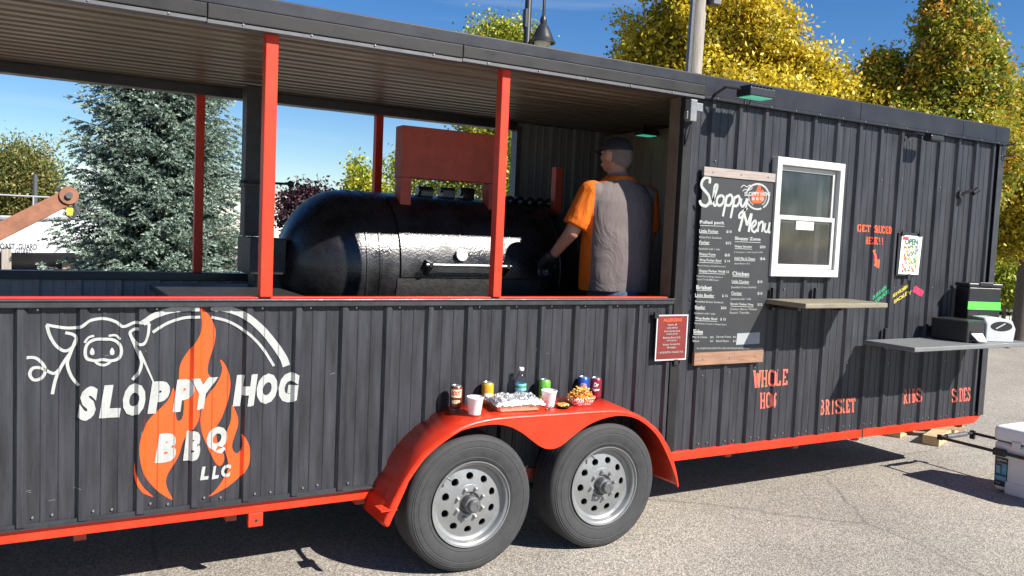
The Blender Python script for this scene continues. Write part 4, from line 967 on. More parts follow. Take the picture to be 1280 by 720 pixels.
bk.add([p for q in r_ for p in q], [(j*32+i, j*32+(i+1) % 32, (j+1)*32+(i+1) % 32, (j+1)*32+i) for j in range(2) for i in range(32)]+[tuple(range(32))[::-1]], 0, True)
o = build(bk, 'paper_boat', ck, t); sd = o.modifiers.new('s', 'SOLIDIFY'); sd.thickness = .0015
fr = MB()
for k in range(190):
    a, q = random.uniform(0, 6.28), math.sqrt(random.random()); c0 = Vector((x_+.066*q*math.cos(a), y_+.046*q*math.sin(a), z_+.030+.052*(1-q*q)*random.random()+.01))
    d = Vector((random.uniform(-1, 1), random.uniform(-1, 1), random.uniform(-.5, .6))).normalized(); L = random.uniform(.012, .032)
    fr.obox(c0, d, d.orthogonal(), d.cross(d.orthogonal()), (L, .0035, .0035), random.randrange(4))
tag(build(fr, 'fries', [mat('fry_gold', (.72, .36, .06), .5), mat('fry_brown', (.48, .18, .03), .5), mat('cheese_orange', (.75, .28, .03)), mat('fry_light', (.78, .50, .14), .5)], t), None, None, None, 'stuff')
x_, y_, z_ = ftspot(690, -.235)
t = thing('metal_clip', (x_, y_, z_), 'small silver clip with black band lying by the foil tray', 'clip')
build(MB().lathe([(-.006, .011), (.006, .011), (.006, .009), (-.006, .009), (-.006, .011)], (x_, y_, z_+.0105), (.4, 1, 0), 18, cap=False), 'ring', chrome, t)
build(MB().tube([(x_-.012, y_, z_+.008), (x_-.026, y_+.006, z_+.006), (x_-.034, y_+.004, z_+.005)], .005, 8), 'band', plastic_black, t)

# ------------------------------------------------------------------ smoker
SY, SR, SZ = 1.40, .50, 1.485
SM = thing('barrel_smoker', (2.3, SY, .43), 'large glossy black barrel smoker with domed end, door handle and round thermometer', 'smoker')
pf = [(0, 0.0)]
for k in range(1, 13): a = math.pi/2*k/12; pf.append((.40*(1-math.cos(a)), SR*math.sin(a)))
pf2 = [(1.35+p[0], p[1]) for p in pf]+[(3.22, SR)]+[(3.22+.30*math.sin(math.pi/2*k/8), SR*math.cos(math.pi/2*k/8)) for k in range(1, 9)]
build(MB().lathe(pf2, (0, SY, SZ), (1, 0, 0), 72, cap=False), 'tank', smoker_m, SM, sharp=50)
for xx in (1.775, 1.86, 3.18): build(MB().lathe([(xx-.012, SR-.002), (xx-.006, SR+.006), (xx+.006, SR+.006), (xx+.012, SR-.002)], (0, SY, SZ), (1, 0, 0), 72, cap=False), 'weld_band', smoker_m, SM)
def shell(x0, x1, r0_, r1_, a0, a1, m, name, par):
    # angle measured from -y (front) upward
    mb = MB(); n = 22; v = []
    for i in range(n+1):
        a = R(a0+(a1-a0)*i/n)
        for (xx, rr) in ((x0, r0_), (x0, r1_), (x1, r1_), (x1, r0_)): v.append((xx, SY-rr*math.cos(a), SZ+rr*math.sin(a)))
    f = [(i*4+k, i*4+(k+1) % 4, (i+1)*4+(k+1) % 4, (i+1)*4+k) for i in range(n) for k in range(4)]+[(0, 1, 2, 3), (n*4, n*4+3, n*4+2, n*4+1)]
    return build(mb.add(v, f, 0, True), name, m, par, sharp=30)
dr = shell(1.99, 3.00, SR+.002, SR+.014, -4, 66, smoker_m, 'door', SM)
shell(1.97, 3.02, SR+.0015, SR+.007, -48, -5, smoker_rough, 'lower_plate', SM)
hz = 1.505; hy = SY-SR-.085
hl, hr = onY(533, 331, hy), onY(640, 334, hy)
build(MB().cyl((hl.x, hy, hl.z), (hr.x, hy, hl.z), .011, n=12), 'handle', chrome, dr)
for xx in (hl.x+.03, hr.x-.03): build(MB().prism([(SY-SR-.012, hl.z+.03), (hy-.014, hl.z+.012), (hy-.014, hl.z-.014), (SY-SR-.012, hl.z-.07)], xx-.012, xx+.012, axis='x'), 'handle_bracket', smoker_m, dr)
tp = onY(578, 319, SY-SR-.035)
build(MB().lathe([(0, .036), (.022, .040), (.024, .038), (.021, .036), (.021, 0)], (tp.x, SY-SR-.012, tp.z), (0, -1, .12), 26, cap=False), 'thermometer', mat('thermo_face', (.80, .80, .78), .3, .0, .02, 5), dr, sharp=40)
# red counterweight frame on the door
yb = 1.10
fr0 = [onY(*p, yb) for p in ((504, 156), (640, 171.5), (640, 229), (504, 222))]
cw = empty('counterweight', (fr0[0].x, yb, 2.0), SM)
X0, X1, Z0, Z1 = 2.052, 2.80, 2.082, 2.412
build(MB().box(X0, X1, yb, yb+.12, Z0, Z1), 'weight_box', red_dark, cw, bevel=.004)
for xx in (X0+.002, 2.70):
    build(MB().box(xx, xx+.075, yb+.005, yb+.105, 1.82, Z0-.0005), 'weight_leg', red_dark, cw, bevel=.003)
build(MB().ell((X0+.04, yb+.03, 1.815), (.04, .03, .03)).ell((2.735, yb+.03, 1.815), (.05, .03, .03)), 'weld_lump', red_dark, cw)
for k, (xx, hh) in enumerate(((2.30, .05), (2.47, .075), (2.62, .07))):
    hm = MB().box(xx, xx+.09, SY-.06, SY+.05, SZ+SR-.02, SZ+SR+hh*.6).cyl((xx-.01, SY-.01, SZ+SR+hh*.6), (xx+.10, SY-.01, SZ+SR+hh*.6), .032 if k != 1 else .02, n=14)
    build(hm, 'hinge', smoker_m, SM, bevel=.004)
p0, p1 = onY(697, 209, 1.25), onY(692, 276, 1.25)
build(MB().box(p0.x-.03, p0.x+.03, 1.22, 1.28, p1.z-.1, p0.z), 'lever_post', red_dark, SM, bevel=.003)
for k in range(5):
    xx = 2.98+.085*k; build(MB().ell((xx, SY-.08, SZ+SR-.005), (.045, .05, .04)).cyl((xx, SY-.08, SZ+SR-.06), (xx, SY-.08, SZ+SR), .02), 'vent_cap', smoker_m, SM)
for xx in (1.95, 3.0): build(MB().prism([(SY-.38, .43), (SY+.38, .43), (SY+.30, 1.15), (SY-.30, 1.15)], xx, xx+.08, axis='x'), 'stand', smoker_rough, SM)
# stack with its box
st_ = thing('smoke_stack', (1.25, 1.55, .43), 'square black steel stack rising from a box to the porch roof', 'smoke stack')
s0, s1 = onY(305, 200, 1.5).x, onY(331, 200, 1.5).x
build(MB().box(s0, s1, 1.45, 1.58, 1.66, 2.60), 'flue', smoker_rough, st_, bevel=.004)
build(MB().box(s0-.004, onY(358, 320, 1.25).x, 1.25, 1.62, 1.43, 1.655).box(s0+.05, s0+.25, 1.35, 1.55, .43, 1.4295), 'box', smoker_rough, st_, bevel=.006)
rz = onY(318, 228, 1.42).z
build(MB().cyl((s0-.03, 1.43, rz), (s1+.15, 1.43, rz+.005), .008, n=8).ell((s1+.15, 1.43, rz+.005), (.022, .022, .022)), 'damper_rod', smoker_rough, st_)
build(MB().box(s0-.008, s1+.008, 1.442, 1.588, rz-.03, rz+.02), 'collar', smoker_rough, st_, bevel=.004)
bx = thing('fire_box', (.85, 1.0, .43), 'low black steel box on the deck beside the barrel smoker', 'box')
f0 = onY(188, 361, .95).x
build(MB().box(f0+.10, 1.33, .72, 1.60, .43, 1.30), 'box', smoker_rough, bx, bevel=.008)
build(MB().box(f0+.07, 1.345, .69, 1.63, 1.3005, 1.345), 'lid', smoker_rough, bx, bevel=.006)
# boom arm inside the trailer
YBM = 4.8; bt, bb_ = onY(86, 246, YBM), onY(0, 289, YBM)
dv = (bb_-bt).normalized()
BA = thing('boom_arm', (bt.x+dv.x*2.3, YBM, 0), 'rusty brown steel boom arm with a hook, standing behind the porch', 'boom')
build(MB().bar(bt, bt+dv*2.3, .13, .145), 'boom', rust_m, BA, bevel=.008)
build(MB().cyl((bt.x, YBM-.085, bt.z+.012), (bt.x, YBM+.085, bt.z+.012), .080, n=20), 'end_plate', rust_m, BA)
build(MB().cyl((bt.x, YBM-.11, bt.z+.012), (bt.x, YBM+.11, bt.z+.012), .030, n=14), 'pivot_pin', hub_m, BA)
build(MB().tube([(bt.x+.04, YBM, bt.z-.04), (bt.x+.07, YBM, bt.z-.13), (bt.x+.03, YBM, bt.z-.20), (bt.x-.025, YBM, bt.z-.15)], .02, 8), 'hook', hub_m, BA)
build(MB().box(bt.x-.02, bt.x+.03, YBM-.10, YBM-.075, bt.z-.17, bt.z-.10), 'yellow_tag', mat('yellow_tag', (.7, .5, .04), .5), BA)
be = bt+dv*2.26
build(MB().box(be.x-.09, be.x+.09, YBM-.09, YBM+.09, 0, be.z+.08).box(be.x-.5, be.x+.5, YBM-.4, YBM+.4, 0, .08), 'mast', rust_m, BA, bevel=.008)

#PART2
# ------------------------------------------------------------------ man at the smoker
MAN = thing('person', (3.285, .42, .428), 'man in grey and orange work shirt and dark cap seen from behind in the porch', 'person')
MAN.rotation_euler = (0, 0, math.atan2(-.10, .995)); WOFF[MAN.name] = Vector((0, 0, 0))
HZ = .428
skin_m = mat('skin', (.42, .21, .14), .55, 0, .12, 30, .05, 200)
def remesh(o, vox, sm=6):
    r_ = o.modifiers.new('remesh', 'REMESH'); r_.mode = 'VOXEL'; r_.voxel_size = vox; r_.use_smooth_shade = True
    s = o.modifiers.new('smooth', 'SMOOTH'); s.factor = .5; s.iterations = sm
def V(u, v_, w_): return Vector((u, v_, w_-HZ))
HD = Matrix.Rotation(R(32), 3, 'Z')           # head turned to the man's left
HC = V(0, .055, 2.285)
def hd(x_, y_, z_): return HC+HD @ Vector((x_, y_, z_))
b = MB()
b.ell(V(0, 0, 1.30), (.185, .14, .15)).ell(V(0, .015, 1.52), (.185, .15, .22)).ell(V(0, .0, 1.84), (.195, .13, .25))
b.cyl(V(-.19, 0, 2.03), V(.19, 0, 2.03), .07, n=16)
b.cyl(V(0, .0, 2.02), V(0, .05, 2.24), .068, .058, 16)
b.ell(HC, (.076, .098, .120), HD).ell(hd(0, .035, -.055), (.055, .062, .065), HD).ell(hd(0, .098, -.012), (.014, .022, .026), HD).ell(hd(0, .098, -.06), (.028, .012, .012), HD)
for s in (-1, 1): b.ell(hd(s*.081, .020, -.008), (.021, .028, .042), HD)
ARM = {-1: [V(-.20, 0, 2.03), V(-.315, .03, 1.775), V(-.36, .20, 1.615), V(-.372, .265, 1.565)], 1: [V(.20, 0, 2.03), V(.275, .05, 1.775), V(.235, .25, 1.66), V(.22, .33, 1.63)]}
for s, (sh, el, wr, hn) in ARM.items():
    b.cyl(sh, el, .060, .048, 14).ell(el, (.048, .048, .048)).cyl(el, wr, .047, .031, 14).ell(wr, (.032, .032, .032))
    d = (hn-wr).normalized(); sd_ = d.cross(Vector((0, 0, 1))).normalized(); nn = sd_.cross(d)
    b.obox(wr+d*.055, d, sd_, nn, (.055, .042, .016)).ell(wr+d*.05, (.045, .045, .022))
    for k in range(4):
        o0 = wr+d*.095+sd_*(-.032+.0215*k); L = (.068, .078, .074, .058)[k]
        b.tube([o0, o0+d*L*.45-nn*.008, o0+d*L*.75-nn*.032, o0+d*L*.8-nn*.055], .0095, 8)
    o0 = wr+d*.03-sd_*s*.038; b.tube([o0, o0-sd_*s*.03+d*.03-nn*.01, o0-sd_*s*.03+d*.06-nn*.03], .011, 8)
for s in (-1, 1):
    b.cyl(V(s*.095, 0, 1.30), V(s*.11, .02, .90), .095, .065, 16).ell(V(s*.11, .02, .90), (.066, .066, .066)).cyl(V(s*.11, .02, .90), V(s*.115, -.01, .50), .062, .042, 16).ell(V(s*.12, .06, .475), (.045, .125, .042))
o = build(b, 'body', skin_m, MAN, recalc=False); remesh(o, .0085, 4)
fm = MB()
for s in (-1, 1): fm.ell(hd(s*.030, .088, .018), (.012, .008, .008), HD)
build(fm, 'eyes', mat('eye_white', (.7, .7, .68), .3), MAN)
fm = MB()
for s in (-1, 1): fm.ell(hd(s*.030, .0955, .018), (.005, .003, .005), HD)
build(fm, 'pupils', dark_m, MAN)
# hair fringe below the cap
hm = MB().ell(hd(0, -.012, .0), (.081, .100, .112), HD, 72, 48)
hb = build(hm, 'hair', mat('grey_hair', (.17, .14, .12), .8, 0, .4, 90, .5, 300), MAN)
bm = bmesh.new(); bm.from_mesh(hb.data)
inv = HD.inverted()
dl = [v for v in bm.verts if (inv @ (v.co-HC)).y > .010+.012*math.sin(v.co.z*160) or (inv @ (v.co-HC)).z < -.052+.45*(inv @ (v.co-HC)).y+.006*math.sin(v.co.x*220)]
bmesh.ops.delete(bm, geom=dl, context='VERTS'); bm.to_mesh(hb.data); bm.free()
# cap
cp = MB(); v = []; f = []; nu, nv = 28, 8
for j in range(nv+1):
    ph = math.pi/2*j/nv
    for i in range(nu):
        a = 2*math.pi*i/nu; v.append(hd(.090*math.cos(a)*math.cos(ph), .112*math.sin(a)*math.cos(ph), .030+.088*math.sin(ph)))
f = [(j*nu+i, j*nu+(i+1) % nu, (j+1)*nu+(i+1) % nu, (j+1)*nu+i) for j in range(nv) for i in range(nu)]
cp.add(v, f, 0, True); capm = mat('navy_cap', (.018, .019, .026), .85, 0, .2, 60, .2, 200)
cap_o = build(cp, 'cap', capm, MAN); sd = cap_o.modifiers.new('s', 'SOLIDIFY'); sd.thickness = .004
br = MB(); v = []
for k in range(13):
    a = math.pi*(k/12); v.append(hd(.082*math.cos(a), .085+.0*math.sin(a), .034)); v.append(hd(.078*math.cos(a), .10+.085*math.sin(a), .030-.016*math.cos(a)**2))
br.add(v, [(2*i, 2*i+1, 2*i+3, 2*i+2) for i in range(12)], 0, True)
bo = build(br, 'brim', capm, cap_o); sd = bo.modifiers.new('s', 'SOLIDIFY'); sd.thickness = .005
build(MB().ell(hd(0, 0, .119), (.008, .008, .005)), 'button', capm, cap_o)
# shirt
def shirt_mat():
    m = bpy.data.materials.new('work_shirt'); m.use_nodes = True; t = m.node_tree; p = t.nodes['Principled BSDF']; p.inputs['Roughness'].default_value = .85; p.inputs['Specular IOR Level'].default_value = .2
    co = t.nodes.new('ShaderNodeTexCoord'); se = t.nodes.new('ShaderNodeSeparateXYZ'); t.links.new(co.outputs['Object'], se.inputs[0])
    def mth(op, a, b=None):
        n = t.nodes.new('ShaderNodeMath'); n.operation = op
        for i, x_ in enumerate((a, b)):
            if x_ is None: continue
            if isinstance(x_, (int, float)): n.inputs[i].default_value = x_
            else: t.links.new(x_, n.inputs[i])
        return n.outputs[0]
    X, Y, Z = se.outputs
    back = mth('MULTIPLY', mth('LESS_THAN', mth('ABSOLUTE', X), .222), mth('LESS_THAN', Y, -.01))
    yoke = mth('ADD', Z, mth('MULTIPLY', mth('ABSOLUTE', X), .18))
    grey = mth('MULTIPLY', back, mth('LESS_THAN', yoke, 1.700))
    front = mth('GREATER_THAN', Y, .075)
    mx1 = t.nodes.new('ShaderNodeMix'); mx1.data_type = 'RGBA'; mx1.inputs['A'].default_value = (.62, .135, .012, 1); mx1.inputs['B'].default_value = (.140, .116, .113, 1)
    low = mth('MULTIPLY', front, mth('LESS_THAN', mth('ABSOLUTE', X), .25))
    t.links.new(mth('MAXIMUM', grey, low), mx1.inputs['Factor'])
    n = t.nodes.new('ShaderNodeTexNoise'); n.inputs['Scale'].default_value = 300; t.links.new(co.outputs['Object'], n.inputs['Vector'])
    mr = t.nodes.new('ShaderNodeMapRange'); mr.inputs['To Min'].default_value = .86; mr.inputs['To Max'].default_value = 1.1; t.links.new(n.outputs['Fac'], mr.inputs['Value'])
    mu = t.nodes.new('ShaderNodeMix'); mu.data_type = 'RGBA'; mu.blend_type = 'MULTIPLY'; mu.inputs['Factor'].default_value = 1; t.links.new(mx1.outputs['Result'], mu.inputs['A']); t.links.new(mr.outputs[0], mu.inputs['B'])
    t.links.new(mu.outputs['Result'], p.inputs['Base Color'])
    mp = t.nodes.new('ShaderNodeMapping'); mp.inputs['Scale'].default_value = (4, 4, 2.4); mp.inputs['Rotation'].default_value = (0, .5, 0); t.links.new(co.outputs['Object'], mp.inputs[0])
    w = t.nodes.new('ShaderNodeTexNoise'); w.inputs['Scale'].default_value = 1.6; w.inputs['Detail'].default_value = 3; w.inputs['Distortion'].default_value = .8; t.links.new(mp.outputs[0], w.inputs['Vector'])
    bp = t.nodes.new('ShaderNodeBump'); bp.inputs['Strength'].default_value = .6; bp.inputs['Distance'].default_value = .05; t.links.new(w.outputs['Fac'], bp.inputs['Height']); t.links.new(bp.outputs[0], p.inputs['Normal'])
    return m
sh = MB(); rings = [(1.405, .232, .172), (1.50, .236, .176), (1.62, .236, .176), (1.75, .236, .170), (1.88, .240, .162), (1.98, .240, .150), (2.04, .225, .130), (2.09, .175, .105), (2.125, .115, .088), (2.15, .078, .078)]
n = 40; v = []
for w_, a, c_ in rings:
    for i in range(n):
        t_ = 2*math.pi*i/n; fold = 1+.008*math.sin(5*t_+w_*9)*max(0, (1.9-w_)*2)
        v.append(V(a*fold*math.copysign(abs(math.cos(t_))**.8, math.cos(t_)), .005+c_*fold*math.copysign(abs(math.sin(t_))**.85, math.sin(t_)), w_))
f = [(j*n+i, j*n+(i+1) % n, (j+1)*n+(i+1) % n, (j+1)*n+i) for j in range(len(rings)-1) for i in range(n)]+[tuple(range(n))[::-1], tuple(range((len(rings)-1)*n, len(rings)*n))]
sh.add(v, f, 0, True)
for s, (a, el, wr, hn) in ARM.items():
    e2 = a.lerp(el, .86); sh.ell(a, (.088, .088, .080)); sh.cyl(a, e2, .086, .082, 20)
o = build(sh, 'shirt', shirt_mat(), MAN, recalc=False); remesh(o, .0075, 5)
build(MB().lathe([(0, .088), (.018, .078), (.040, .074), (.042, .071), (.012, .070)], V(0, .018, 2.118), (0, .12, 1), 28, cap=False), 'collar', mat('shirt_collar', (.145, .128, .13), .85, 0, .1, 80), MAN)
jm = mat('blue_jeans', (.045, .075, .13), .85, 0, .35, 60, .2, 200)
jn = MB().ell(V(0, 0, 1.30), (.20, .152, .165))
jn.cyl(V(0, 0, 1.28), V(0, 0, 1.42), .185, .175, 24)
for s in (-1, 1): jn.cyl(V(s*.098, 0, 1.28), V(s*.112, .02, .90), .112, .085, 18).cyl(V(s*.112, .02, .92), V(s*.116, -.01, .50), .086, .072, 18)
o = build(jn, 'jeans', jm, MAN, recalc=False); remesh(o, .012, 3)
for s in (-1, 1):
    so = MB().ell(V(s*.12, .055, .475), (.055, .15, .05)).obox(V(s*.12, .055, .445), (1, 0, 0), (0, 1, 0), (0, 0, 1), (.052, .14, .0165)); o = build(so, 'shoe', plastic_black, MAN, recalc=False); remesh(o, .01, 2)
for s, (sh_, el, wr, hn) in ARM.items():
    if s == 1: continue
    d = (hn-wr).normalized(); sd_ = d.cross(Vector((0, 0, 1))).normalized(); nn = sd_.cross(d)
    gv = MB().cyl(wr-d*.03, wr+d*.03, .041, .040, 14).obox(wr+d*.055, d, sd_, nn, (.06, .048, .022)).ell(wr+d*.05, (.05, .05, .028))
    for k in range(4):
        o0 = wr+d*.095+sd_*(-.032+.0215*k); L = (.068, .078, .074, .058)[k]
        gv.tube([o0, o0+d*L*.45-nn*.008, o0+d*L*.75-nn*.032, o0+d*L*.82-nn*.058], .0125, 8)
    o0 = wr+d*.03+sd_*.038; gv.tube([o0, o0+sd_*.03+d*.03-nn*.01, o0+sd_*.03+d*.063-nn*.033], .0145, 8)
    o = build(gv, 'glove', plastic_black, MAN, recalc=False); remesh(o, .005, 3)

# ------------------------------------------------------------------ cooler, lumber
CX0, CX1, CY0, CY1, CH = 6.205, 6.60, -1.20, -.443, .492
CO = thing('cooler', (6.4, -.83, 0), 'white ice cooler with black pull handle and blue label beside the trailer end', 'cooler')
cm_ = mat('cooler_white', (.74, .71, .68), .45, 0, .05, 6, .05, 60)
mb = MB(); 
v = [(CX0+.012, CY0+.012, 0.012), (CX1-.012, CY0+.012, .012), (CX1-.012, CY1-.012, .012), (CX0+.012, CY1-.012, .012), (CX0, CY0, .375), (CX1, CY0, .375), (CX1, CY1, .375), (CX0, CY1, .375)]
mb.add(v, [(3, 2, 1, 0), (4, 5, 6, 7), (0, 1, 5, 4), (1, 2, 6, 5), (2, 3, 7, 6), (3, 0, 4, 7)])
build(mb, 'body', cm_, CO, bevel=.028, seg=4)
mb = MB().box(CX0-.006, CX1+.006, CY0-.006, CY1+.006, .381, CH); build(mb, 'lid', mat('cooler_lid', (.80, .80, .80), .4, 0, .03, 6), CO, bevel=.030, seg=4)
build(MB().box(CX0+.02, CX1-.02, CY0+.02, CY1-.02, .370, .384), 'seal', dark_m, CO)
build(MB().box(CX0-.004, CX0+.02, CY0+.10, CY1-.105, .0, .095), 'foot_panel', cm_, CO, bevel=.016, seg=3)
build(MB().box(CX0-.016, CX0-.004, CY1-.20, CY1-.14, .345, .40), 'latch', cm_, CO, bevel=.004)
HY = -.035
hdl = empty('pull_handle', (CX0, HY, .30), CO)
for xx in (CX0-.018, CX1+.016): build(MB().box(xx-.009, xx+.009, CY1-.62, HY, .288, .310), 'rod', plastic_black, hdl, bevel=.004)
build(MB().box(CX0-.030, CX0-.002, CY1-.105, CY1-.012, .272, .326), 'rod_guide', plastic_black, hdl, bevel=.008)
build(MB().cyl((CX0-.02, HY, .30), (CX1+.018, HY, .30), .012, n=12), 'cross_bar', plastic_black, hdl)
build(MB().cyl((CX0+.06, HY, .30), (CX1-.08, HY, .30), .020, n=14), 'grip', hub_m, hdl)
for e0, e1, ez in ((CX0-.03, CX0-.006, .28), (CX1+.006, CX1+.03, .25)): build(MB().box(e0, e1, HY-.02, HY+.02, ez, .32), 'elbow', plastic_black, hdl, bevel=.004)
# label on the -x face
ly0, ly1, lz0, lz1 = CY1-.022, CY1-.116, .045, .262
fx = lambda z: CX0+.012*(1-(z-.012)/.363)
def xpatch(ya, yb, za, zb, off): return MB().add([(fx(za)-off, ya, za), (fx(za)-off, yb, za), (fx(zb)-off, yb, zb), (fx(zb)-off, ya, zb)], [(0, 1, 2, 3)])
lb = build(xpatch(ly0, ly1, lz0, lz1, .0015), 'label', plastic_black, CO)
cy_ = mat('label_cyan', (.05, .33, .50), .4)
for (a0, a1, c0, c1) in ((.08, .46, .42, .70), (.54, .92, .42, .76), (.08, .92, .20, .36)): build(xpatch(ly0+(ly1-ly0)*a0, ly0+(ly1-ly0)*a1, lz0+(lz1-lz0)*c0, lz0+(lz1-lz0)*c1, .0022), 'label_block', cy_, lb)
def xtext(txt, a0, a1, c0, c1, m, off=.003):
    g_ = fit(glyphs(txt, .05), [(ly0+(ly1-ly0)*a0, lz0+(lz1-lz0)*c1), (ly0+(ly1-ly0)*a1, lz0+(lz1-lz0)*c1), (ly0+(ly1-ly0)*a1, lz0+(lz1-lz0)*c0), (ly0+(ly1-ly0)*a0, lz0+(lz1-lz0)*c0)])
    return build(MB().add([(fx(p[1])-off, p[0], p[1]) for p in g_[0]], g_[1]), 'lettering', m, lb)
xtext('igloo', .10, .90, .84, .96, decal_white); xtext('MAXCOLD', .12, .88, .755, .80, decal_white); xtext('5', .14, .40, .46, .66, decal_white); xtext('DAYS', .60, .88, .56, .64, decal_white); xtext('SUPERIOR ICE', .14, .86, .25, .31, decal_white); xtext('75 QT', .14, .5, .06, .13, decal_white)

def board(p0, p1, w, h, name, m, label, grp):
    mb = MB().bar(p0, p1, w, h); c0 = (Vector(p0)+Vector(p1))/2; c0.z -= h/2
    return single(mb, name, m, c0, label, 'plank', grp, bevel=.003)
lw = mat('fresh_lumber', (.50, .36, .20), .7, 0, .25, 6, .2, 40, stretch=(2, 10, 10))
board((7.05, .60, .045), (7.75, .86, .045), .14, .088, 'timber_block', lw, 'lower timber block lying on the ground beyond the trailer end', 'timber blocks beyond the trailer end')
board((7.00, .95, .045), (7.70, 1.2, .045), .14, .088, 'timber_block', lw, 'timber block lying farther under the trailer tongue', 'timber blocks beyond the trailer end')
board((7.05, 1.12, .110), (7.62, .66, .110), .14, .040, 'plank', lw, 'pale plank laid across the two timber blocks', 'timber blocks beyond the trailer end')
board((7.22, 1.22, .110), (7.85, .78, .110), .12, .040, 'plank', wood_m, 'grey weathered plank laid across the two timber blocks', 'timber blocks beyond the trailer end')

# ------------------------------------------------------------------ vegetation
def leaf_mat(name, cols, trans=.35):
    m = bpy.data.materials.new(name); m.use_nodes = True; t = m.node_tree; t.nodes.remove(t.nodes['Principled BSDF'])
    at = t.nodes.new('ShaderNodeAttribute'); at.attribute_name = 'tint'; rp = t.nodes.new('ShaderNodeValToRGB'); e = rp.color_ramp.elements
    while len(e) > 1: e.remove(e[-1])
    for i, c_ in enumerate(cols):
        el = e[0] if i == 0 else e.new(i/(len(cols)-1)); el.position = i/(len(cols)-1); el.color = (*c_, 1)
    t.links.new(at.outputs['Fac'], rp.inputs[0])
    d = t.nodes.new('ShaderNodeBsdfDiffuse'); tr = t.nodes.new('ShaderNodeBsdfTranslucent'); ms = t.nodes.new('ShaderNodeMixShader'); ms.inputs[0].default_value = trans
    gl = t.nodes.new('ShaderNodeBsdfGlossy'); gl.inputs['Roughness'].default_value = .45; gl.inputs[0].default_value = (.5, .5, .5, 1); m2 = t.nodes.new('ShaderNodeMixShader'); m2.inputs[0].default_value = .06
    for x_ in (d, tr): t.links.new(rp.outputs[0], x_.inputs[0])
    t.links.new(d.outputs[0], ms.inputs[1]); t.links.new(tr.outputs[0], ms.inputs[2]); t.links.new(ms.outputs[0], m2.inputs[1]); t.links.new(gl.outputs[0], m2.inputs[2]); t.links.new(m2.outputs[0], t.nodes['Material Output'].inputs[0])
    return m
def np_mesh(name, verts, nper, tint, m, parent):
    """verts (N*nper,3): N polygons of nper corners; tint per polygon"""
    off = woff(parent); verts = np.asarray(verts, np.float32)-np.array(off, np.float32); N = len(verts)//nper
    me = bpy.data.meshes.new(name); me.vertices.add(len(verts)); me.vertices.foreach_set('co', verts.ravel())
    me.loops.add(len(verts)); me.loops.foreach_set('vertex_index', np.arange(len(verts), dtype=np.int32))
    me.polygons.add(N); me.polygons.foreach_set('loop_start', np.arange(N, dtype=np.int32)*nper)
    a = me.attributes.new('tint', 'FLOAT', 'FACE'); a.data.foreach_set('value', np.asarray(tint, np.float32))
    me.update(calc_edges=True); me.validate(); me.materials.append(m)
    o = bpy.data.objects.new(name, me); COL.objects.link(o); o.parent = parent; WOFF[o.name] = off; return o
def unit(n): 
    d = rng.normal(size=(n, 3)); return d/np.linalg.norm(d, axis=1, keepdims=True)
def leaves(centres, size, ratio=.55):
    n = len(centres); a = unit(n); b = np.cross(a, unit(n)); b /= np.linalg.norm(b, axis=1, keepdims=True)
    s = size*rng.uniform(.6, 1.25, (n, 1)); fold = np.cross(a, b)*s*.18
    P = np.stack([centres-a*s, centres+b*s*ratio+fold, centres+a*s, centres-b*s*ratio+fold], 1)
    return P.reshape(-1, 3)
bark = mat('tree_bark', (.13, .105, .085), .9, 0, .35, 12, .6, 30, stretch=(6, 6, 1))
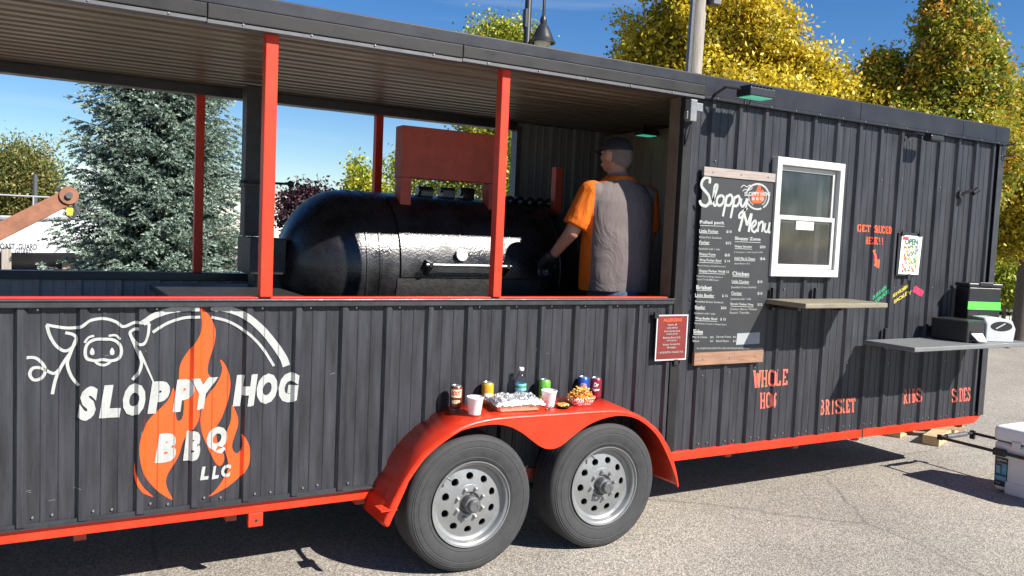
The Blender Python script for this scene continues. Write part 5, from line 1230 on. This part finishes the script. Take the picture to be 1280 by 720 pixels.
def tree(name, label, px, dist, lobes, nleaf, lsize, lm, cat='tree', group=None, depth=1.0, trunk_r=.14, tint=(0, 1), clump=.16, skew=0.0):
    """lobes: (px, py, rx, ry) seen from the lot; each becomes a 3-D lobe at the tree's distance"""
    base = atdist(px, 300, dist); base = Vector((base.x, base.y, 0))
    t = thing(name, base, label, cat, group); ppm = None; L = []
    for (x_, y_, rx, ry, *rest) in lobes:
        c = atdist(x_, y_, dist); dep = (c-CAM).dot(fw); k = dep/FPX
        dd = Vector((c.x-CAM.x, c.y-CAM.y, 0)).normalized(); j = rest[0] if rest else random.uniform(-.5, .5)*rx*k*depth
        L.append((c+dd*j, rx*k, max(.2, rx*k*depth), ry*k, dd))
    area = [l[1]*l[3] for l in L]; tot = sum(area); C = []; T = []; br = MB()
    zmin = min(l[0].z-l[3] for l in L)
    top = Vector((base.x, base.y, max(.6, zmin+.3)))
    for (c, rx, rd, rz_, dd), ar_ in zip(L, area):
        n = int(nleaf*ar_/tot); ncl = max(6, n//26); per = max(1, n//ncl)
        side = Vector((dd.y, -dd.x, 0))
        u = unit(ncl)*(rng.uniform(.25, 1.12, (ncl, 1))**.55)
        u *= (1+.22*np.sin(u[:, :1]*7+u[:, 2:]*5+c.x)) 
        cen = np.array(c)+u[:, :1]*np.array(side)*rx+u[:, 1:2]*np.array(dd)*rd+u[:, 2:]*np.array((0, 0, 1))*rz_
        tt = np.clip(rng.normal(.5, .28, ncl)+skew*u[:, 2], 0, 1)
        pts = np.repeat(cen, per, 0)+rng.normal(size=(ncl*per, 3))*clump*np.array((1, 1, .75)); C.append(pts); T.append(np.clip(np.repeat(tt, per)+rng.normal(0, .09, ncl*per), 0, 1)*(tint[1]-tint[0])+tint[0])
        p0 = top.lerp(c, .05); mid = p0.lerp(c, .5)+Vector((random.uniform(-.2, .2), random.uniform(-.2, .2), .15))
        r1 = trunk_r*.55
        br.tube([top-Vector((0, 0, .15)), mid, c, c+Vector((0, 0, rz_*.6))], 0, 7, 0, [r1, r1*.7, r1*.4, r1*.15])
        for k in range(min(10, ncl)):
            e = Vector(cen[k]); s_ = p0.lerp(c, random.uniform(.5, 1)); br.tube([s_, s_.lerp(e, .5)+Vector((0, 0, .08)), e], 0, 5, 0, [r1*.3, r1*.2, r1*.06])
    br.tube([(base.x, base.y, -.05), (base.x+.02, base.y, top.z*.5), top, top+Vector((0, 0, .2))], 0, 10, 0, [trunk_r*1.25, trunk_r, trunk_r*.85, trunk_r*.7])
    build(br, 'trunk', bark, t, recalc=False)
    C = np.concatenate(C); T = np.concatenate(T); C[:, 2] = np.maximum(C[:, 2], .12)
    np_mesh('crown', leaves(C, lsize), 4, T, lm, t)
    return t
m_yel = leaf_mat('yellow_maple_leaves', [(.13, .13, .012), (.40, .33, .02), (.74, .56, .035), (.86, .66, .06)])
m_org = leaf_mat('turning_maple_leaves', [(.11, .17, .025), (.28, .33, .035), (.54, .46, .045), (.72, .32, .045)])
m_red = leaf_mat('orange_maple_leaves', [(.12, .05, .015), (.36, .10, .02), (.50, .20, .03)])
m_loc = leaf_mat('locust_leaves', [(.16, .22, .02), (.38, .42, .03), (.60, .54, .05)])
m_grn = leaf_mat('green_leaves', [(.035, .06, .015), (.09, .13, .03), (.20, .22, .04)])
m_plum = leaf_mat('purple_leaves', [(.018, .010, .014), (.05, .02, .03), (.10, .035, .05)])
m_far = leaf_mat('autumn_far_leaves', [(.08, .11, .03), (.17, .20, .05), (.34, .24, .06)])
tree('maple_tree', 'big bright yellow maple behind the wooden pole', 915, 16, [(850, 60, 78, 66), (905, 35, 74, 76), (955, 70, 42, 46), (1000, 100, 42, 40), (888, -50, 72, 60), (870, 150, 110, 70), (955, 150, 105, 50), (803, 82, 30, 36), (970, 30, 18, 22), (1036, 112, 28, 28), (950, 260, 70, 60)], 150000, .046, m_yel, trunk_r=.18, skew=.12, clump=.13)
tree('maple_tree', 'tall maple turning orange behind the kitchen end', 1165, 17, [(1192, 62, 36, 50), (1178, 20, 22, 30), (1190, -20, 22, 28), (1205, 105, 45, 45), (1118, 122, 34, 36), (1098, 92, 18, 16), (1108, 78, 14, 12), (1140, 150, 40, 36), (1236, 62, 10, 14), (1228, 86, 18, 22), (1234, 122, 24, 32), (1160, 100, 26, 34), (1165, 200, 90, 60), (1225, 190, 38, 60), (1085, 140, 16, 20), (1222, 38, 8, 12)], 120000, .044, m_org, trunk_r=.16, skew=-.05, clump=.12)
tree('maple_tree', 'small red orange maple top between the two larger maples', 1068, 19, [(1058, 118, 12, 16), (1075, 130, 22, 22), (1070, 170, 30, 40)], 12000, .042, m_red, trunk_r=.08)
tree('maple_tree', 'yellow green tree beyond the trailer end', 1285, 19, [(1278, 140, 30, 44), (1262, 190, 26, 50), (1285, 240, 52, 60), (1262, 285, 30, 40), (1320, 180, 60, 90)], 60000, .045, m_yel, tint=(.1, .8), trunk_r=.15)
tree('locust_tree', 'pale yellow green locust tree behind the street lamp', 622, 15, [(622, 44, 34, 26), (642, 62, 30, 30), (600, 60, 24, 18), (625, 120, 50, 30), (612, 165, 42, 22), (640, 222, 30, 45), (560, 236, 48, 22), (505, 212, 22, 18), (520, 200, 20, 10), (585, 205, 40, 18)], 30000, .034, m_loc, trunk_r=.13, clump=.14)
tree('young_tree', 'thin orange tinged young tree behind the smoker', 455, 20, [(450, 226, 18, 16), (462, 240, 24, 18), (446, 205, 8, 12), (480, 245, 30, 14)], 3500, .05, m_loc, tint=(.2, 1), trunk_r=.06, clump=.12)
tree('plum_tree', 'dark purple leafed small tree beyond the smoker', 388, 20, [(388, 256, 30, 22), (372, 262, 20, 16), (408, 258, 16, 16), (385, 280, 30, 20)], 7000, .055, m_plum, trunk_r=.09)
tree('broadleaf_tree', 'rounded olive and russet tree behind the white boat', 28, 38, [(28, 215, 36, 36), (8, 236, 32, 32), (48, 238, 18, 24), (30, 250, 40, 26), (-25, 225, 45, 45)], 50000, .065, m_far, trunk_r=.2, clump=.3)
for k, (x_, y_, rx, ry, d_) in enumerate(((1262, 352, 20, 22, 22), (1292, 348, 26, 24, 22.5))):
    tree('shrub', ('loose yellow green shrub beside the hedge', 'bushy green shrub at the lot edge past the hedge')[k], x_, d_, [(x_, y_, rx, ry), (x_-8, y_+8, rx*.7, ry*.8), (x_+8, y_+8, rx*.8, ry*.7)], 6000, .05, m_loc if k == 0 else m_grn, 'shrub', trunk_r=.04, tint=(0, .7))
tree('shrub', 'dark bush below the maple at the trailer end', 1250, 25, [(1250, 322, 16, 22), (1262, 318, 14, 18)], 3500, .06, m_grn, 'shrub', trunk_r=.05, tint=(0, .4))
# clipped hedge block
hp = onZ(1262, 391); hp2 = onZ(1330, 388); hd_ = (hp2-hp).normalized(); hn_ = Vector((-hd_.y, hd_.x, 0))
HG = thing('hedge', hp, 'low clipped dark green hedge behind the mulch strip', 'hedge')
n = 9000; q = rng.uniform(size=(n, 3)); face = rng.integers(0, 3, n); q[face == 0, 2] = 1; q[face == 1, 1] = 0
pts = np.array(hp)+np.outer(q[:, 0]*4.0, np.array(hd_))+np.outer(q[:, 1]*.9, np.array(hn_))+np.outer(.11+q[:, 2]*.62, np.array((0, 0, 1)))+rng.normal(size=(n, 3))*.03
np_mesh('crown', leaves(pts, .045), 4, rng.uniform(0, .45, n), m_grn, HG)
hb_ = MB()
for k in range(8): p = hp+hd_*(.25+.5*k)+hn_*.45; hb_.tube([(p.x, p.y, 0), (p.x, p.y, .6)], .02, 6)
build(hb_, 'stem', bark, HG)

# spruce
def spruce(px, dist, H, rb, label):
    base = atdist(px, 300, dist); base = Vector((base.x, base.y, 0)); t = thing('spruce_tree', base, label, 'tree')
    B = np.array(base); V_ = []; T = []; wood = MB()
    wood.tube([(base.x, base.y, -.05), (base.x, base.y, H*.5), (base.x, base.y, H)], 0, 10, 0, [.2, .12, .02])
    z = .35
    while z < H-.2:
        fr_ = z/H; Lb = rb*(1-fr_)**.88; nb = int(29-10*fr_); ph = random.uniform(0, 6)
        for k in range(nb):
            az = ph+2*math.pi*k/nb+random.uniform(-.2, .2); L = Lb*random.uniform(.66, 1.06); zz = z+random.uniform(-.09, .09)
            d = np.array((math.cos(az), math.sin(az), 0)); s = np.array((-math.sin(az), math.cos(az), 0))
            nseg = max(4, int(L/.12)); droop = .22+.14*(1-fr_)
            f_ = np.linspace(0, 1, nseg); zc = zz-droop*L*f_+.34*L*f_**2.4
            spine = B+np.outer(f_*L, d); spine[:, 2] = zc
            if k % 3 == 0: wood.tube([spine[0], spine[nseg//2], spine[-1]], 0, 4, 0, [.022, .014, .005])
            for i in range(nseg):
                if f_[i] < .16: continue
                tl = (.15+.36*(1-f_[i]))*min(1, L)*random.uniform(.7, 1.2)
                for sg in (-1, 1, 0):
                    dirv = d*(.8 if sg else 1.0)+s*sg*.7+np.array((0, 0, random.uniform(-.30, .16))); dirv /= np.linalg.norm(dirv)
                    tl_ = tl if sg else .15
                    nn_ = max(8, int(tl_/.0085)); u = rng.uniform(.05, 1, nn_); p0 = spine[i]+np.outer(u*tl_, dirv); p0[:, 2] -= .22*tl_*u**2
                    nd = unit(nn_)*.8+dirv*.9; nd[:, 2] += .2; nd /= np.linalg.norm(nd, axis=1, keepdims=True)
                    ln = rng.uniform(.030, .058, (nn_, 1)); sd_ = np.cross(nd, unit(nn_)); sd_ /= np.linalg.norm(sd_, axis=1, keepdims=True); wdt = .0128
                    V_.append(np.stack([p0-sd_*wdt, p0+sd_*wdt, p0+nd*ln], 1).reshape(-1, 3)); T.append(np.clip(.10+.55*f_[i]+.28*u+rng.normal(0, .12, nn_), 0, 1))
        z += .175+.03*fr_
    build(wood, 'trunk', bark, t, recalc=False)
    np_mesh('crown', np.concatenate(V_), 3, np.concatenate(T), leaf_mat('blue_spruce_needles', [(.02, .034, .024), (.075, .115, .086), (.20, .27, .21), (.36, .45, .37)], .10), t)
    return t
spruce(199, 15.5, 10.2, 1.82, 'large blue spruce standing behind the open porch')

# distant low tree line so that the lot has an edge
fl = []; ft = []
for k in range(150):
    az = R(-40+k*1.05); d_ = 95+random.uniform(-12, 12); c = np.array((CAM.x+d_*math.sin(az), CAM.y+d_*math.cos(az), 0)); h_ = random.uniform(1.6, 3.2); n = 110
    u = unit(n); u[:, 2] = np.abs(u[:, 2]); fl.append(c+u*np.array((2.2, 2.2, h_))); ft.append(np.clip(np.full(n, random.uniform(.1, .7))+rng.normal(0, .1, n), 0, 1))
fp = np.concatenate(fl)
o = np_mesh('distant_trees', leaves(fp, .55), 4, np.concatenate(ft), m_far, None); tag(o, 'far line of low trees closing off the horizon', 'trees', None, 'stuff')

# ------------------------------------------------------------------ poles and lamp
pc = atdist(866, 100, 11.5); pb = Vector((pc.x-.08, pc.y, 0))
UP = thing('utility_pole', pb, 'grey weathered wooden utility pole behind the trailer', 'pole')
pole_m = mat('pole_wood', (.30, .27, .23), .85, 0, .35, 5, .5, 30, stretch=(10, 10, .6))
rp_ = .5*20/FPX*11.0
build(MB().lathe([(-.1, rp_*1.12), (3, rp_*1.06), (6, rp_), (9.5, rp_*.85)], pb, (pc.x-pb.x, 0, pc.z), 20), 'pole', pole_m, UP)
dx = (pc.x-pb.x)/pc.z
build(MB().tube([(pb.x-rp_*1.02+dx*z-.03, pb.y-rp_*.5, z) for z in (0, 2, 4, 6, 8)], .035, 8), 'conduit', hub_m, UP)
build(MB().box(pb.x+rp_+dx*5.2-.02, pb.x+rp_+dx*5.2+.10, pb.y-.2, pb.y-.05, 4.85, 5.6), 'bracket_box', hub_m, UP)
lp = atdist(659, 40, 14.5)
SL = thing('street_lamp', (lp.x, lp.y, 0), 'black street lamp with bell shade hanging from an arm', 'street lamp')
lamp_m = mat('lamp_black', (.02, .022, .024), .4, 0, .15, 10)
build(MB().lathe([(0, .13), (.35, .12), (.45, .075), (6.6, .055), (6.7, .04)], (lp.x, lp.y, 0), (0, 0, 1), 16), 'pole', lamp_m, SL)
bl_ = atdist(678, 54, 14.5); k = ((bl_-CAM).dot(fw))/FPX
arm_top = bl_.z+1.05
build(MB().tube([(lp.x, lp.y, arm_top-.5), (lp.x+.05, lp.y, arm_top-.1), (lp.x+(bl_.x-lp.x)*.5, lp.y, arm_top+.1), (bl_.x, bl_.y, arm_top-.05), (bl_.x, bl_.y, bl_.z+.46)], .025, 8), 'arm', lamp_m, SL)
build(MB().box(lp.x-.07, lp.x-.02, lp.y-.05, lp.y+.05, bl_.z+.25, bl_.z+.55), 'bracket', lamp_m, SL)
build(MB().lathe([(.46, .03), (.42, .05), (.36, .06), (.32, .05), (.28, .09), (.20, .13), (.10, .175), (.04, .20), (.02, .225), (.0, .225), (.0, .20), (.08, .15)], bl_, (0, 0, 1), 28, cap=False), 'shade', lamp_m, SL, sharp=50)
build(MB().lathe([(.03, .15), (-.02, .14), (-.07, .11), (-.10, .06), (-.11, 0)], bl_, (0, 0, 1), 20, cap=False), 'globe', mat('lamp_globe', (.62, .60, .50), .3, 0, .05, 5), SL)

# ------------------------------------------------------------------ boat, building, car, fence post
def boat():
    D_ = 22.0
    P = lambda px_, py_: onY(px_, py_, 17.5)
    zt, zb = P(100, 276).z, P(100, 331).z; zl = P(100, 318).z; y0 = 17.5
    t = thing('boat', (-1.0, 19, 0), 'white patrol boat with black lettering stored behind the spruce', 'boat')
    white = mat('boat_white', (.72, .73, .74), .35, 0, .05, 3); navy = mat('boat_bottom', (.02, .025, .045), .5, 0, .2, 4)
    xs = np.linspace(-7, 2.6, 30); rows = []
    for x_ in xs:
        f_ = max(0, (x_+0.8)/3.4); hb2 = 1.45*(1-f_**2.2); rise = .35*f_**2
        cy = y0+1.45
        rows.append([(x_, cy-hb2, zt+rise), (x_, cy-hb2*.97, (zt+zl)/2+rise*.6), (x_, cy-hb2*.93, zl+rise*.3), (x_, cy-hb2*.80, zb+.05+rise*.3), (x_, cy, zb-.35+.7*f_**2), (x_, cy+hb2*.80, zb+.05+rise*.3), (x_, cy+hb2*.93, zl+rise*.3), (x_, cy+hb2*.97, (zt+zl)/2+rise*.6), (x_, cy+hb2, zt+rise)])
    n = 9; hull = MB(); bot = MB(); deck = MB(); V2 = [p for r_ in rows for p in r_]
    idx = lambda i, k: i*n+k
    hull.add(V2, [(idx(i, k), idx(i+1, k), idx(i+1, k+1), idx(i, k+1)) for i in range(len(xs)-1) for k in (0, 1, 6, 7)]+[(0, 1, 2, 6, 7, 8)], 0, True)
    bot.add(V2, [(idx(i, k), idx(i+1, k), idx(i+1, k+1), idx(i, k+1)) for i in range(len(xs)-1) for k in (2, 3, 4, 5)], 0, True)
    deck.add(V2, [(idx(i, 0), idx(i, 8), idx(i+1, 8), idx(i+1, 0)) for i in range(len(xs)-1)])
    build(hull, 'hull', white, t, recalc=False); build(bot, 'bottom', navy, t, recalc=False); build(deck, 'deck', white, t, recalc=False)
    build(MB().tube([(r_[0][0], r_[0][1]-.02, r_[0][2]) for r_ in rows], .05, 6), 'rub_rail', mat('boat_grey', (.35, .36, .38), .5), t)
    # superstructure
    c0, c1 = P(108, 240), P(170, 240)
    cab = MB().prism([(c0.x, zt), (c1.x+.3, zt), (c1.x+.1, c0.z+.15), (c0.x+.1, c0.z+.15)], y0+.6, y0+2.3)
    cb = build(cab, 'cabin', white, t, bevel=.04)
    for k in range(2):
        xa = c0.x+.25+k*.55; build(MB().box(xa, xa+.4, y0+.585, y0+.61, zt+.45, c0.z), 'window', dark_m, cb)
    build(MB().box(c0.x-.05, c1.x+.2, y0+.5, y0+2.4, c0.z+.152, c0.z+.22), 'roof', white, t, bevel=.03)
    ra = P(104, 210)
    build(MB().box(c0.x+.02, c0.x+.10, y0+.8, y0+.9, c0.z+.22, ra.z).box(c0.x-.25, c0.x+.5, y0+.75, y0+1.5, ra.z, ra.z+.08), 'radar_arch', white, t, bevel=.02)
    sx = P(78, 275)
    for k in range(5): xx = -3+k*.75; build(MB().cyl((xx, y0+.12, zt), (xx, y0+.12, zt+.5), .018, n=6), 'stanchion', mat('boat_grey', (.35, .36, .38)), t)
    build(MB().cyl((-3.1, y0+.12, zt+.5), (0.4, y0+.12, zt+.5), .018, n=6), 'hand_rail', mat('boat_grey', (.35, .36, .38)), t)
    build(MB().box(P(60, 262).x, P(92, 262).x, y0+.5, y0+1.6, zt+.0, P(80, 262).z), 'console', white, t, bevel=.03)
    g0, g1 = P(23, 304.5), P(46.5, 304.5); h_ = g0.z-P(23, 312).z
    zc = (zt+zl)/2
    yb2 = y0+1.45-1.45*.97
    def lt(txt, xa, xb): 
        gg = fit(glyphs(txt, .03), [(xa, zc+.13), (xb, zc+.13), (xb, zc+.13-h_), (xa, zc+.13-h_)]); return build(MB().add([(p[0], y0-.012+.035, p[1]) for p in gg[0]], gg[1]), 'lettering', pk, t)
    z_t = g0.z
    def lt2(txt, xa, xb):
        gg = fit(glyphs(txt, .03), [(xa, z_t), (xb, z_t), (xb, z_t-h_), (xa, z_t-h_)]); return build(MB().add([(p[0], y0-.004, p[1]) for p in gg[0]], gg[1]), 'lettering', pk, t)
    lt2('GUARD', g0.x, g1.x); w_ = (g1.x-g0.x); lt2('COAST', g0.x-w_*1.18, g0.x-w_*.18)
    for xx in (-5, -2.5, 0.6): build(MB().box(xx, xx+.25, y0+.7, y0+2.2, 0, zb+.05), 'cradle', wood_m, t)
boat()
fp0 = onY(8, 312, 12.0)
FP = single(MB().box(fp0.x-.07, fp0.x+.07, 11.95, 12.09, 0, fp0.z), 'fence_post', pole_m, (fp0.x, 12.02, 0), 'short grey post in front of the white boat', 'post', bevel=.01)
lq = atdist(44, 228, 33); single(MB().lathe([(0, .1), (3.0, .07), (lq.z, .06)], (lq.x, lq.y, 0), (0, 0, 1), 10), 'light_pole', galv, (lq.x, lq.y, 0), 'thin pale light pole beyond the boat', 'pole')
b0, b1 = atdist(318, 262, 55), atdist(372, 262, 55); zt_ = atdist(352, 243, 55).z
BG = thing('warehouse', ((b0.x+b1.x)/2, b0.y+3, 0), 'low cream flat roofed building far behind the smoker', 'building')
bd_ = Vector((b1.x-b0.x, b1.y-b0.y, 0)); bd_.normalize(); bn = Vector((-bd_.y, bd_.x, 0)); cc = Vector(((b0.x+b1.x)/2, (b0.y+b1.y)/2, 0))+bn*4
build(MB().obox(cc+Vector((0, 0, zt_/2)), bd_, bn, (0, 0, 1), (6, 4, zt_/2)), 'wall', mat('cream_wall', (.62, .58, .50), .8), BG)
build(MB().obox(cc+Vector((0, 0, zt_+.1)), bd_, bn, (0, 0, 1), (6.1, 4.1, .1)), 'roof', mat('roof_grey', (.30, .30, .30), .8), BG)
for k in range(4): build(MB().obox(cc-bn*4.01+bd_*(-4+2.6*k)+Vector((0, 0, zt_*.5)), bd_, bn, (0, 0, 1), (.6, .02, .5)), 'window', dark_m, BG)
# parked car at the far edge of the lot
cp0 = atdist(1284, 346, 27); cr_ = Vector((cp0.x-CAM.x, cp0.y-CAM.y, 0)).normalized(); cs = Vector((cr_.y, -cr_.x, 0))
CARZ = .11
CR = thing('parked_car', (cp0.x, cp0.y, CARZ), 'dark car parked beyond the shrubs at the lot edge', 'car')
car_m = mat('car_dark_paint', (.03, .032, .038), .25, .3, .1, 5, coat=.6)
def cpt(u, z): return Vector((cp0.x, cp0.y, CARZ))+cs*u+Vector((0, 0, z))
sidep = [(-2.1, .30), (-2.15, .65), (-1.95, .85), (-1.1, .95), (-.5, 1.40), (.9, 1.42), (1.55, .98), (2.1, .90), (2.15, .35)]
def carsolid(pl, y0_, y1_, name, m, par, **k):
    mb = MB(); n = len(pl); v = [cpt(*p)+cr_*y0_ for p in pl]+[cpt(*p)+cr_*y1_ for p in pl]; tri = tessellate_polygon([[Vector((p[0], p[1], 0)) for p in pl]])
    mb.add(v, [tuple(t_) for t_ in tri]+[tuple(i+n for i in t_)[::-1] for t_ in tri]+[(i, (i+1) % n, n+(i+1) % n, n+i) for i in range(n)]); return build(mb, name, m, par, **k)
carsolid(sidep, -.85, .85, 'body', car_m, CR, bevel=.06)
for pl in ([(-1.0, .96), (-.48, 1.34), (.15, 1.35), (.15, .96)], [(.22, .96), (.22, 1.35), (.86, 1.35), (1.4, .97)]): carsolid(pl, -.862, -.852, 'window', dark_m, CR)
for u in (-1.35, 1.35):
    for y_ in (-.86, .66):
        c0 = cpt(u, .32)+cr_*y_; build(MB().lathe([(0, .2), (0, .31), (.03, .325), (.17, .325), (.2, .30), (.2, 0)], c0, cr_, 24, cap=False), 'wheel', rubber, CR)
        build(MB().lathe([(-.012, 0), (-.012, .14), (.01, .2)], c0, cr_, 20, cap=False), 'hub_cap', rim_m, CR)
